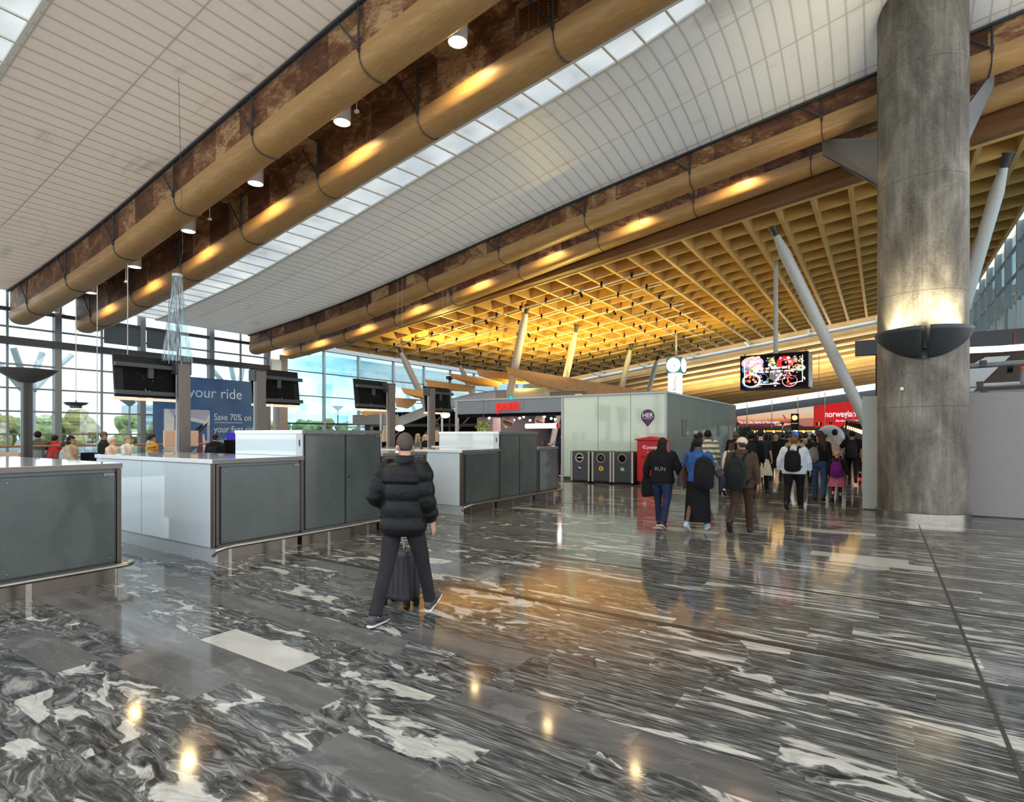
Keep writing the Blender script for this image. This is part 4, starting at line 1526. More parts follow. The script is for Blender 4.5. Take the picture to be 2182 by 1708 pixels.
for k, a in enumerate((-.66, -.40, -.16, .16, .40, .66)):
    r_ = CR + (.25 if abs(a) < .3 else .20 if abs(a) < .5 else .13)
    lamp('uplight', 'SPOT', (r_ * math.cos(AM + a), r_ * math.sin(AM + a), 3.52), 230, (1.0, .86, .56), t,
         rot=(R(180) - R(6) * math.cos(AM + a + PI / 2), 0, 0), spot_size=R(78), spot_blend=1.0, shadow_soft_size=.05)

YB = 15.07
for k, (a, b, lab, m_) in enumerate(((-.37, .64, 'narrow pale hoarding board west of the concrete column', M_board2),
                                    (.66, 2.5, 'grey hoarding board just east of the concrete column', M_board),
                                    (2.505, 3.7, 'grey hoarding board at the east edge, second past the column', M_board),
                                    (3.705, 4.9, 'grey hoarding board past the east edge', M_board))):
    t = empty('hoarding_board', ((a + b) / 2, YB, 0), 0, lab, 'board', 'hoarding boards by the column')
    w = b - a
    MB().box((0, 0, 1.29), (w, .05, 2.54)).build('panel', m_, t, bevel=.003)
    MB().box((0, .06, .04), (w - .04, .1, .08)).build('foot', M_dsteel, t)
t = empty('hoarding_return', (-.345, YB, 0), 0, 'pale hoarding return board running back from the board west of the column', 'board')
MB().span(-.03, .02, .03, 2.2, 0, 2.55).build('panel', M_board2, t)
MB().span(-.04, .03, .03, 2.2, 2.55, 2.57).build('cap', M_board, t)

# building works seen over the hoarding
t = empty('work_light_tube', (3.2, 16.6, 3.62), 0, 'long glowing white work light tube over the hoarding', 'lamp')
MB().tube([(-2.5, 0, .04), (-1, 0, 0), (.4, 0, .02), (2, 0, .12)], .07, 12).build('tube', emit('work_tube', (1, 1, 1), 2.4), t, smooth=True)
for s in (-.75, .6):
    MB().cyl((s, 0, .05), (s, 0, .35), .02, n=8).build('strap', plain('strap_wine', srgb(96, 30, 36), .7), t)
for k, (z, y, r) in enumerate(((3.28, 16.4, .06), (2.86, 16.9, .05), (2.66, 16.2, .035))):
    t = empty('scaffold_tube', (3.4, y, z), 0, 'grey scaffold tube over the hoarding, %s' % ('upper', 'middle', 'lowest')[k] + ' of three', 'scaffold', 'scaffold tubes over the hoarding')
    MB().cyl((-2.6, 0, -.05), (2.6, 0, .05), r, n=12).build('tube', M_gsteel if k != 1 else M_lsteel, t, smooth=True)
    for s in (-1.5, .9):
        MB().box((s, 0, 0), (.12, r * 2.6, r * 2.6)).build('coupler', M_dsteel, t, bevel=.01)
t = empty('chain_hoist', (2.63, 16.5, 3.0), 0, 'grey and orange chain hoist hanging over the hoarding', 'hoist')
MB().box((0, 0, .18), (.2, .12, .12)).build('orange_head', plain('hoist_orange', srgb(214, 84, 50), .5), t, bevel=.02)
MB().rings([((0, 0, .12), .08, .06), ((0, 0, -.1), .1, .07), ((0, 0, -.22), .07, .05)], 12).build('chain_bag', plain('bag_grey', srgb(150, 152, 150), .8), t, smooth=True)
MB().tube([(0, 0, -.2), (.03, 0, -.5), (0, 0, -.8)], .015, 6).build('chain', M_lsteel, t)
MB().cyl((-.32, 0, .2), (-.22, 0, .2), .14, n=16).build('pulley', M_black, t, smooth=True)
MB().cyl((0, 0, .24), (0, 0, .7), .012, n=6).build('hook_chain', M_dsteel, t)
t = empty('stair_flank', (1.9, 19.4, 0), 0, 'white slanted stair flank seen over the hoarding', 'stair')
MB().prism([(-1.2, 0, 2.2), (-1.2, 0, 2.75), (.4, 0, 3.75), (.9, 0, 3.75), (-.4, 0, 2.2)], (0, .08, 0)).build('flank', M_lsteel, t)
MB().tube([(-1.1, -.1, 2.7), (-.2, -.1, 3.2), (0.1, -.1, 3.6)], .025, 6).build('cable', M_black, t)
# brown back wall of the works
struct(MB().span(-.2, 12, 24.4, 24.6, 0, 4.6).build('wall_east_works', plain('works_brown', srgb(84, 72, 64), .8)))

# ------------------------------------------------------------------ wooden canopy with steel ring behind the counters
def fin(pts, d, depth, label, th=.12):
    """A glulam fin: outline in pixels turned to metres at distance d."""
    P = [at(px, dd, zat(py, dd)) for px, py, dd in pts]
    c = P[0]
    t = empty('canopy_fin', (c.x, c.y, 0), 0, label, 'fin', 'oak canopy fins')
    q = MB()
    q.prism([Vector((p_.x - c.x, p_.y - c.y, p_.z)) for p_ in P], FW * th)
    q.build('timber', M_fin, t, bevel=.006)
    # top flange that gives the fin its width
    a, b = P[0], P[1]
    q = MB()
    q.prism([(0, 0, a.z), (b.x - a.x, b.y - a.y, b.z), (b.x - a.x + FW.x * depth, b.y - a.y + FW.y * depth, b.z), (FW.x * depth, FW.y * depth, a.z)], (0, 0, -.04))
    q.build('deck', M_fin, t)
    return t


names = ['longest oak fin running from the slanting tube to the glass kiosk', 'second oak fin of the canopy, behind the longest',
         'third oak fin of the canopy', 'fourth oak fin, just over the monitor closest to the cafe', 'fifth oak fin beside the slanting tube by the glazing',
         'lowest stacked oak fin between the two cafe-side monitors', 'lowest oak fin by the glazing under the third monitor']
fin([(1077, 781, 24.5), (1385, 834, 27.5), (1385, 852, 27.5), (1250, 846, 26), (1135, 818, 25), (1083, 797, 24.5)], 24.5, .8, names[0])
fin([(1015, 785, 25.5), (1110, 797, 26.5), (1130, 815, 26.5), (1085, 818, 26.2), (1020, 800, 25.5)], 25.5, .8, names[1])
fin([(957, 795, 26.2), (1075, 812, 27.4), (1060, 824, 27.2), (1010, 821, 26.8), (962, 805, 26.2)], 26.2, .8, names[2])
fin([(905, 808, 25.8), (1010, 822, 27.0), (1000, 834, 26.8), (960, 832, 26.4), (912, 823, 25.8)], 25.8, .8, names[3])
fin([(855, 826, 24.4), (903, 832, 25), (915, 850, 25), (885, 847, 24.8), (860, 837, 24.4)], 24.4, .8, names[4])
fin([(842, 847, 25.2), (890, 850, 25.7), (880, 862, 25.6), (868, 870, 25.4), (844, 866, 25.2)], 25.2, .8, names[5])
fin([(765, 877, 23.2), (838, 868, 23.8), (838, 886, 23.8), (828, 894, 23.6), (775, 885, 23.2)], 23.2, .8, names[6])
# steel ring beam
t = empty('ring_beam', (0, 0, 0), 0, 'curved grey steel ring beam under the oak fins', 'beam')
ring = [(815, 912, 26.4), (865, 893, 26.8), (905, 877, 27.2), (950, 862, 27.6), (1000, 850, 27.8), (1050, 842, 27.8), (1100, 838, 27.6), (1160, 837, 27.4), (1218, 839, 27.0)]
P = [at(px, dd, zat(py, dd)) for px, py, dd in ring]
q = MB()
vr = []
for p_ in P:
    vr.append([q.bm.verts.new(p_ + FW * a + Vector((0, 0, b))) for a, b in ((0, .21), (.0, -.21), (.3, -.21), (.3, .21))])
for A, B in zip(vr, vr[1:]):
    for k in range(4):
        q.bm.faces.new((A[k], A[(k + 1) % 4], B[(k + 1) % 4], B[k]))
q.bm.faces.new(vr[0])
q.bm.faces.new(list(reversed(vr[-1])))
q.build('web', M_lsteel, t)
q = MB()
for dz in (-.22, .22):
    vr = []
    for p_ in P:
        vr.append([q.bm.verts.new(p_ + FW * a + Vector((0, 0, b + dz))) for a, b in ((-.12, .015), (-.12, -.015), (.3, -.015), (.3, .015))])
    for A, B in zip(vr, vr[1:]):
        for k in range(4):
            q.bm.faces.new((A[k], A[(k + 1) % 4], B[(k + 1) % 4], B[k]))
    q.bm.faces.new(vr[0])
    q.bm.faces.new(list(reversed(vr[-1])))
q.build('flange', M_lsteel, t)
p_ = at(1070, 25, 0)
MB().box((p_.x, p_.y - .1, zat(841, 25)), (.5, .12, .36)).build('splice_plate', M_gsteel, t)
# grey drum on the cafe roof, dark stair hall below, plinth slab by the glazing
t = empty('roof_drum', at(1208, 24.6, 3.17), 0, 'grey sheet drum on the cafe roof beside the ring beam', 'drum')
MB().span(-.75, .75, -.2, .4, 0, .38).build('casing', plain('drum_grey', srgb(112, 110, 108), .6), t, bevel=.02)
MB().span(-.78, .78, -.22, .42, .38, .4).build('lid', M_gsteel, t)
t = empty('landing_slab', at(800, 23.6, 0), 0, 'pale concrete landing slab by the glazing', 'slab')
MB().box((0, 0, zat(894, 23.6)), (1.9, .8, .42)).build('slab', plain('slab_grey', srgb(146, 140, 136), .7), t, bevel=.01)
for s in (-.7, .7):
    MB().box((s, .2, zat(904, 23.6) / 2), (.16, .16, zat(904, 23.6))).build('leg', M_dsteel, t)
t = empty('stair_hall', at(905, 30.0, 0), R(20), 'dark stair hall under the canopy west of the cafe', 'stair')
MB().span(-3.0, 3.0, 0, .1, 0, 2.9).build('back', M_black_matt, t)
for k in range(3):
    MB().tube([(-2.6 + k * 1.6, -.3, .5), (-.6 + k * 1.6, -.3, 2.6)], .05, 8).build('brace', M_gsteel, t)
MB().span(-3, 3, -.5, -.35, 2.1, 2.25).build('floor_edge', M_dsteel, t)
for k, px in enumerate((811, 942)):
    t = empty('thin_post', at(px, 21.5, 0), 0, 'thin pale post behind the counters, %s' % ('near the third monitor', 'under the pendant by the cafe')[k], 'post', 'thin posts')
    MB().cyl((0, 0, 0), (0, 0, zat(880, 21.5)), .04, n=10).build('shaft', M_lsteel, t, smooth=True)
    MB().cyl((0, 0, 0), (0, 0, .03), .12, n=14).build('foot', M_lsteel, t, smooth=True)

# ------------------------------------------------------------------ far end: adverts, signs, desks
def far_adverts():
    t = empty('sunset_advert', (0, YN - .03, 0), 0, 'long sunset advert with a wing, reading This is Oslo, home of Norwegian', 'advert')
    mt = bpy.data.materials.new('sunset_print')
    g = G(mt)
    x, y, z = g.xyz(g.obj())
    n = g.noise(g.scalev(g.obj(), (.25, 1, 1.6)), 1.2, 4)
    f = g.m('ADD', g.m('DIVIDE', g.m('SUBTRACT', z, 2.52), 3.0), g.m('MULTIPLY_ADD', n, .26, -.13))
    c = g.ramp(f, [(.0, srgb(84, 44, 52)), (.14, srgb(130, 66, 66)), (.24, srgb(214, 110, 84)), (.34, srgb(240, 184, 140)), (.55, srgb(232, 206, 178)), (.9, srgb(220, 205, 196))])
    e = g.nd('ShaderNodeEmission', {0: c, 1: .85})
    g.out(e)
    xa, xb = -14.4, -6.33
    top = lambda x_: zgrid(x_) - 3.03
    MB().prism([(xa, 0, 2.52), (xb, 0, 2.52), (xb, 0, top(xb)), (xa, 0, top(xa))], (0, .02, 0)).build('print', mt, t)
    w1, w2 = emit('print_white', (1, .97, .94), .95), emit('wing_rose', srgb(196, 128, 116), .75)
    MB().prism([(-9.1, -.01, 3.41), (xb, -.01, top(xb) - 1.3), (xb, -.01, 2.6), (-7.3, -.01, 2.6)], (0, .005, 0)).build('wing', w2, t)
    MB().prism([(-9.5, -.014, 3.95), (-9.4, -.014, 3.95), (-9.06, -.014, 3.42), (-9.24, -.014, 3.42)], (0, .004, 0)).build('winglet', emit('winglet_red', srgb(190, 50, 46), .8), t)
    MB().prism([(-10.4, -.014, 2.74), (-9.35, -.014, 3.0), (-8.2, -.014, 2.9), (-9.4, -.014, 2.66)], (0, .004, 0)).build('cloud_band', emit('cloud_peach', srgb(244, 200, 160), .8), t)
    text('lettering', 'This is Oslo, home of Norwegian', .46, w1, t, (-14.25, -.02, 3.1), (R(90), 0, 0), .003, off=.006, sx=.72)
    t = empty('red_advert', (0, YN - .03, 0), 0, 'bright red advert reading norwegian, the norwegian way', 'advert')
    MB().prism([(-6.27, 0, 2.52), (2.3, 0, 2.52), (2.3, 0, top(2.3)), (-6.27, 0, top(-6.27))], (0, .02, 0)).build('print', emit('red_print', srgb(214, 40, 42), .85), t)
    text('lettering', 'norwegian', .98, w1, t, (-5.25, -.02, 3.89), (R(90), 0, 0), .003, off=.012, sx=.71)
    text('lettering', 'the norwegian way', .38, w1, t, (-4.2, -.02, 3.18), (R(90), 0, 0), .003, off=.006, sx=.72)


far_adverts()
d = 44.0
p = at(1694, d)
t = empty('sign_totem', (p.x, p.y, 0), 0, 'black totem with a lit yellow clock and a blue screen', 'sign')
zt_ = zat(881, d)
MB().span(-.27, .27, -.15, .15, 0, zt_).build('body', M_black, t)
MB().cyl((0, -.155, zt_ - .32), (0, -.17, zt_ - .32), .2, n=24).build('clock_dial', emit('yellow_dial', srgb(250, 230, 150), 1.2), t)
MB().box((0, -.156, zt_ - .76), (.44, .01, .05)).build('sign_line', emit('yellow_line', srgb(236, 190, 60), .8), t)
MB().box((0, -.156, zt_ - 1.35), (.46, .01, .12)).build('white_strip', emit('white_strip', (.9, .95, 1), 1.0), t)
MB().box((0, -.156, zt_ - 1.7), (.5, .01, .5)).build('blue_screen', emit('blue_screen', srgb(60, 110, 220), 1.0), t)
for k, (px, py, ch, d) in enumerate(((1745, 903, '3', 42.0), (1799, 909, '4', 48.0))):
    p = at(px, d, zat(py, d))
    t = empty('gate_sign', p, 0, 'small black hanging sign with a yellow figure %s' % ch, 'sign', 'number signs')
    MB().box((0, 0, 0), (.40, .1, .24)).build('box', M_black, t)
    text('figure', ch, .28, emit('sign_yellow', srgb(250, 214, 40), 1.2), t, (0, -.055, 0), (R(90), 0, 0), .002, 'CENTER', off=.006)
    MB().cyl((0, 0, .1), (0, 0, zgrid(p.x) - .12 - p.z), .02, n=6).build('rod', M_dsteel, t)
# grey domes
for k, (px, py, r, d) in enumerate(((1769, 939, .80, 36.0), (1727, 950, .62, 34.0))):
    p = at(px, d)
    t = empty('grey_dome', (p.x, p.y, 0), 0, ('large', 'smaller')[k] + ' smooth grey rounded pod at the far desks', 'pod', 'rounded pods')
    zc_ = zat(905 + 16 * k, d) - r
    MB().ball((0, 0, zc_), (r, r * .7, r), 28, 16).build('shell', plain('dome_grey', srgb(150, 162, 168), .45), t, smooth=True)
    MB().cyl((0, 0, 0), (0, 0, zc_ - r * .6), r * .6, n=20).build('base', M_dsteel, t)
# desks with yellow signs and globe lights
M_desk = plain('far_desk', srgb(66, 62, 58), .6)
M_dlamp = emit('desk_lamp', (1, .92, .75), 4)
for k in range(7):
    px = 1600 + k * 21
    d = 52.0
    p = at(px, d)
    t = empty('check_in_desk', (p.x, p.y, 0), 0, 'far dark check-in desk with a lit yellow sign, %s from the kiosk' % ('first second third fourth fifth sixth seventh'.split()[k]), 'desk', 'far check-in desks')
    MB().span(-.4, .4, -.3, .3, 0, 1.1).build('body', M_desk, t)
    MB().box((0, 0, 2.0), (.74, .08, .16)).build('sign', emit('desk_sign', srgb(246, 190, 40), .9), t)
    MB().cyl((0, .1, 1.1), (0, .1, 2.1), .03, n=6).build('post', M_dsteel, t)
    MB().ball((.3, -.1, 1.95), .1, 10, 8).build('lamp', M_dlamp, t)
# uplight posts added to brighten the far timber roof and floor
for k in range(5):
    x_ = -13.5 + k * 3.4
    t = empty('added_uplight_post', (x_, 50.0, 0), 0, 'added slim dark uplight post at the far desks, %s from the kiosk side' % ('first second third fourth fifth'.split()[k]), 'lamp', 'added uplight posts at the far desks')
    MB().cyl((0, 0, 0), (0, 0, 2.5), .05, n=10).build('mast', M_dsteel, t)
    MB().lathe((0, 0, 2.45), [(.05, 0), (.16, .2), (.15, .2), (.04, .03)], 16).build('shade', M_dsteel, t, smooth=True)
    lamp('uplight', 'SPOT', (0, 0, 2.7), 1500, (1.0, .82, .5), t, rot=(R(180), 0, 0), spot_size=R(165), spot_blend=.6, shadow_soft_size=.12)
    lamp('added_pool_light', 'SPOT', (0, 0, 2.44), 260, (1.0, .9, .75), t, spot_size=R(150), spot_blend=.6, shadow_soft_size=.1)

# row of black and warm lamps on the east
for k in range(9):
    px = 1806 + k * 4.2
    d = 46 - k * 1.6
    p = at(px, d, zat(906 + k * 1.2, d))
    t = empty('row_lamp', p, 0, 'small warm lamp under a black hood at the far east desks', 'lamp', 'hooded lamps in the far east row')
    MB().box((0, 0, .16), (.12, .3, .34)).build('hood', M_black, t)
    MB().box((0, 0, -.16), (.09, .12, .26)).build('light', emit('row_warm', (1, .82, .5), 1.6), t)
t = empty('lamp_gantry', at(1822, 40, 0), 0, 'thin dark gantry carrying the far east row of hooded lamps', 'gantry')
a_, b_ = at(1803, 46.2, 0) - at(1822, 40, 0), at(1843, 32.6, 0) - at(1822, 40, 0)
MB().tube([(a_.x, a_.y, zat(906, 46) + .42), (b_.x, b_.y, zat(916, 33) + .42)], .07, 6).build('rail', M_black, t)
for q_, zz in ((a_, zat(906, 46) + .42), (b_, zat(916, 33) + .42)):
    MB().cyl((q_.x, q_.y, 0), (q_.x, q_.y, zz), .05, n=8).build('post', M_black, t)

# potted shrubs
for k, (px, d) in enumerate(((1590, 33.0), (1682, 40.0))):
    p = at(px, d)
    t = empty('potted_plant', (p.x, p.y, 0), 0, 'dark green potted shrub %s' % ('past the end of the glass kiosk', 'beside the black clock totem')[k], 'plant', 'potted shrubs')
    rr = random.Random(30 + k)
    q = MB()
    for j in range(90):
        a, e, r = rr.uniform(0, 6.28), rr.uniform(-.9, 1.4), rr.uniform(.15, .55)
        q.ball((r * math.cos(a) * math.cos(e), r * math.sin(a) * math.cos(e), 1.65 + r * math.sin(e)), (.14, .05, .015), 6, 4, rot=Euler((rr.uniform(-1, 1), rr.uniform(-1, 1), a)))
    q.build('leaves', plain('shrub_leaf', srgb(36, 58, 40), .6, vary=.3), t)
    MB().cyl((0, 0, .5), (0, 0, 1.6), .04, n=8).build('stem', M_fascia, t)
    MB().lathe((0, 0, 0), [(0, 0), (.22, 0), (.28, .55), (0, .55)], 18).build('pot', M_gsteel, t, smooth=True)

# ------------------------------------------------------------------ outside
M_ground = plain('asphalt', srgb(120, 124, 124), .9)
struct(MB().span(-260, XF - .3, -120, 220, -.4, -.15).build('ground', M_ground))
M_leaf = [plain('tree_leaf_%d' % i, c, .9, vary=.35, nscale=1.2) for i, c in enumerate((srgb(132, 158, 104), srgb(150, 164, 110), srgb(112, 144, 104), srgb(164, 158, 104)))]
rr = random.Random(21)
for k in range(32):
    x = -118 + 6 * (k % 2)
    y = 18 + k * 3.1 + rr.uniform(-1, 1)
    h = rr.uniform(4.4, 6.2)
    t = empty('tree', (x, y, -.2), rr.uniform(0, 6), 'hazy green tree in the row beyond the glazing', 'tree', 'trees beyond the glazing')
    q = MB()
    for j in range(24):
        a, r = rr.uniform(0, 6.28), rr.uniform(0, 2.0)
        q.ball((r * math.cos(a), r * math.sin(a), h * rr.uniform(.12, .85)), rr.uniform(.7, 1.3), 8, 6)
    o = q.build('crown', M_leaf[k % 4], t)
    dm = o.modifiers.new('rough', 'DISPLACE')
    tx = bpy.data.textures.get('crown_rough') or bpy.data.textures.new('crown_rough', 'CLOUDS')
    tx.noise_scale = .5
    dm.texture = tx
    dm.strength = .7
    MB().cyl((0, 0, 0), (0, 0, h * .5), .25, .15, 7).build('trunk', M_fascia, t)
t = empty('far_building', (-135, 61, -.2), 0, 'pale blue office block far beyond the glazing', 'building')
MB().span(-4, 4, -5, 5, 0, 8.2).build('wall', plain('far_block', srgb(196, 214, 222), .7), t)
q = MB()
for j in range(5):
    q.span(3.98, 4.05, -4.6, 4.6, 1 + j * 1.5, 1.7 + j * 1.5)
q.build('window_bands', plain('far_block_glass', srgb(140, 176, 196), .2), t)
# railing of the outside ramp
t = empty('ramp_railing', (-29.5, 0, -.15), 0, 'white railing of the ramp outside the glazing', 'railing')
q = MB()
for z in (.5, .85, 1.2):
    q.tube([(0, -2, z + .15), (0, 17, z + .15)], .03, 6)
q.build('rails', M_lsteel, t)
for j in range(9):
    MB().cyl((0, -1.8 + j * 2.3, 0), (0, -1.8 + j * 2.3, 1.4), .03, n=6).build('post', M_lsteel, t)
# outside columns with spreading arms
for k, (px, d, lab) in enumerate(((60, 25.5, 'outside grey column with spreading arms beyond the large bowl lamp'), (505, 31.5, 'outside column with spreading arms behind the blue advert'))):
    p = at(px, d)
    t = empty('branching_column', (p.x, p.y, -.2), 0, lab, 'column', 'branching outside columns')
    MB().cyl((0, 0, 0), (0, 0, 4.1), .27, n=18).build('trunk', M_lsteel, t, smooth=True)
    for a, b in ((-1.5, 0), (-.6, .5), (.6, -.5), (1.5, .0)):
        MB().tube([(a * .1, b * .1 + a * .1, 3.9), (b * .5, a * .45, 4.6), (b * 1.0, a * 1.1, 5.7)], .13, 10).build('arm', M_lsteel, t, smooth=True)
# street lamp
for k, (px, py, d) in enumerate(((276, 862, 42.0), (720, 872, 60.0))):
    p = at(px, d)
    t = empty('street_lamp', (p.x, p.y, -.2), 0, 'street lamp with a cone head outside the %s' % ('window under the first monitor', 'blue glazing beside the second monitor')[k], 'lamp', 'street lamps outside')
    h = zat(py, d) + .2
    MB().cyl((0, 0, 0), (0, 0, h), .07, n=10).build('pole', M_gsteel, t, smooth=True)
    MB().lathe((0, 0, h - .1), [(.1, 0), (.62, .42), (.62, .46), (0, .46)], 20).build('head', M_gsteel, t, smooth=True)
# inner handrail along the front with posts
t = empty('gallery_railing', (-20.3, 0, 0), 0, 'thin brown-topped handrail along the glazed front', 'railing')
MB().tube([(0, 2.5, 1.36), (0, 15.6, 1.36)], .03, 8).build('handrail', plain('rail_wood', srgb(150, 110, 86), .5), t, smooth=True)
for j in range(7):
    MB().box((0, 2.7 + j * 2.1, .68), (.03, .06, 1.36)).build('post', M_dsteel, t)
MB().span(-.006, .006, 2.6, 15.4, .1, 1.25).build('glass', M_glass, t)
# chairs behind the counters (only the backs show)
M_tanc = plain('tan_chair', srgb(176, 152, 128), .6)
def desk_chair(px, d, w, label, mat, ztop):
    p = at(px, d)
    t = empty('desk_chair', (p.x, p.y, 0), YAW, label, 'chair', 'chairs behind the counters')
    q = MB()
    n = 10
    pts = [(-w / 2 + w * i / n, .0 + .12 * math.cos(PI * (i / n - .5)), 0) for i in range(n + 1)]
    for A, B in zip(pts, pts[1:]):
        c = ((A[0] + B[0]) / 2, (A[1] + B[1]) / 2, ztop - .22)
        q.box(c, (w / n + .02, .05, .44), rz=math.atan2(B[1] - A[1], B[0] - A[0]))
    q.build('backrest', mat, t, bevel=.01)
    MB().box((0, -.2, ztop - .62), (w * .95, .5, .08)).build('seat', mat, t, bevel=.03)
    MB().cyl((0, -.2, .08), (0, -.2, ztop - .66), .035, n=10).build('pedestal', M_steel, t, smooth=True)
    MB().lathe((0, -.2, 0), [(0, .08), (.06, .06), (.28, .03), (.28, 0), (0, 0)], 18).build('foot', M_steel, t, smooth=True)
desk_chair(16, 14.5, .62, 'tan curved chair back by the dark pillar', M_tanc, zat(963, 14.5))
desk_chair(366, 13.2, .40, 'tan curved chair back behind the middle counter worktop', M_tanc, zat(957, 13.2))
desk_chair(192, 12.6, .42, 'black rounded chair back behind the near counter', M_black_matt, zat(964, 12.6))
desk_chair(489, 13.6, .26, 'black chair back beside the white tall-cabinet side', M_black_matt, zat(937, 13.6))
# self-service terminal with blue screen
p = at(496, 15.2)
t = empty('self_service_terminal', (p.x, p.y, 0), YAW, 'self-service terminal with a small blue screen in front of the advert', 'terminal')
MB().box((0, .1, .75), (.36, .3, 1.5)).build('body', M_whitematt, t, bevel=.02)
MB().box((-.02, -.07, 1.62), (.22, .05, .24)).build('screen', emit('terminal_blue', srgb(70, 60, 190), .8), t)
# ------------------------------------------------------------------ people
SKIN = {'pale': plain('skin_pale', srgb(206, 160, 136), .55, vary=.05), 'tan': plain('skin_tan', srgb(170, 118, 92), .55, vary=.05),
        'brown': plain('skin_brown', srgb(92, 58, 44), .5, vary=.08), 'dark': plain('skin_dark', srgb(58, 38, 32), .5, vary=.08)}
M_eye = plain('eye_dark', srgb(30, 24, 22), .2)
M_sole = plain('sole_white', srgb(216, 212, 210), .6)
M_sole_d = plain('sole_dark', srgb(40, 38, 38), .7)


def fab(c, bump=.25):
    return fabric('cloth_%d_%d_%d' % c, srgb(*c), bump=bump)


def remesh(o, vox, smooth=5):
    r = o.modifiers.new('join', 'REMESH')
    r.mode = 'VOXEL'
    r.voxel_size = vox
    r.use_smooth_shade = True
    s = o.modifiers.new('soften', 'SMOOTH')
    s.iterations = smooth
    s.factor = .5
    return o


def dirv(fwd, out, side):
    v_ = Vector((side * math.sin(out), math.sin(fwd) * math.cos(out), -math.cos(fwd) * math.cos(out)))
    return v_.normalized()


WALK_R = dict(L=(-20, 34, -42), R=(22, 6, 14))       # right foot forward
WALK_L = dict(L=(22, 6, 14), R=(-20, 34, -42))
STAND = dict(L=(2, 3, 0), R=(-2, 3, 0))


def skeleton(legs, arms, lean, wide, spread):
    J = {}
    hipz = .93
    low = 9
    for s, k in ((-1, 'L'), (1, 'R')):
        a, b, p = (R(q) for q in legs[k])
        hip = Vector((s * .092 * wide ** .5, 0, hipz))
        kn = hip + Vector((s * spread, math.sin(a), -math.cos(a))) * .43
        an = kn + Vector((s * spread * .4, math.sin(a - b), -math.cos(a - b))) * .42
        J['hip' + k], J['knee' + k], J['ank' + k], J['pitch' + k] = hip, kn, an, p
        f = Vector((0, math.cos(p), math.sin(p)))
        u = Vector((0, -math.sin(p), math.cos(p)))
        low = min(low, (an - u * .085 - f * .06).z, (an - u * .085 + f * .19).z)
    for k in ('hip', 'knee', 'ank'):
        for q in 'LR':
            J[k + q] = J[k + q] - Vector((0, 0, low))
    dz = -low
    ln = lambda z: Vector((0, math.tan(R(lean)) * (z - .93), z + dz))
    J['dz'] = dz
    J['ln'] = ln
    for s, k in ((-1, 'L'), (1, 'R')):
        sw, ab, el = (R(q) for q in arms[k][:3])
        sh = ln(1.415) + Vector((s * .178 * (.6 + .4 * wide), 0, 0))
        d1 = dirv(sw, ab, s)
        elb = sh + d1 * .285
        inn = R(arms[k][3]) if len(arms[k]) > 3 else ab * .3
        d2 = dirv(sw + el, inn, s)
        wr = elb + d2 * .25
        J['sh' + k], J['elb' + k], J['wr' + k], J['hd' + k] = sh, elb, wr, d2
    return J


def add_hand(mb, w, d, s, r=.0098, curl=.5):
    """Palm, four unequal bent fingers and a thumb from the side of the palm."""
    ref = Vector((0, 1, 0)) if abs(d.y) < .8 else Vector((0, 0, 1))
    th = (ref - d * ref.dot(d)).normalized()          # thumb side points forward
    nrm = d.cross(th) * (1 if s > 0 else -1)          # palm faces the body
    nrm = -nrm if nrm.x * s > 0 else nrm
    mb.rings([(w - d * .01, .026, .021), (w + d * .03, .040, .018), (w + d * .085, .044, .015), (w + d * .095, .036, .012)], 10, up=th)
    for i, (o, L) in enumerate(((.032, .072), (.011, .080), (-.011, .074), (-.032, .058))):
        b = w + d * .085 + th * o
        p1 = b + (d * math.cos(curl * .5) + nrm * math.sin(curl * .5)) * L * .5
        p2 = p1 + (d * math.cos(curl * 1.3) + nrm * math.sin(curl * 1.3)) * L * .35
        p3 = p2 + (d * math.cos(curl * 2.0) + nrm * math.sin(curl * 2.0)) * L * .25
        mb.rings([(b - d * .02, r, r), (b, r, r), (p1, r * .95, r * .95), (p2, r * .85, r * .85), (p3, r * .6, r * .6)], 7)
    t0 = w + d * .025 + th * .028
    t1 = t0 + (d * .6 + th * .8).normalized() * .035
    t2 = t1 + (d * .9 + th * .35 + nrm * .3).normalized() * .03
    mb.rings([(t0 - th * .012, r * 1.3, r * 1.3), (t0, r * 1.25, r * 1.25), (t1, r * 1.1, r * 1.1), (t2, r * .7, r * .7)], 7)


TORSO = [(.80, .150, .105), (.86, .168, .118), (.94, .170, .120), (1.05, .148, .104), (1.16, .150, .106), (1.28, .170, .118), (1.37, .178, .112), (1.425, .150, .092), (1.455, .09, .07)]


def head_place(J, turn, nod=0):
    base = J['ln'](1.475)
    return Matrix.Translation(base) @ Matrix.Rotation(R(turn), 4, 'Z') @ Matrix.Rotation(R(-nod), 4, 'X')


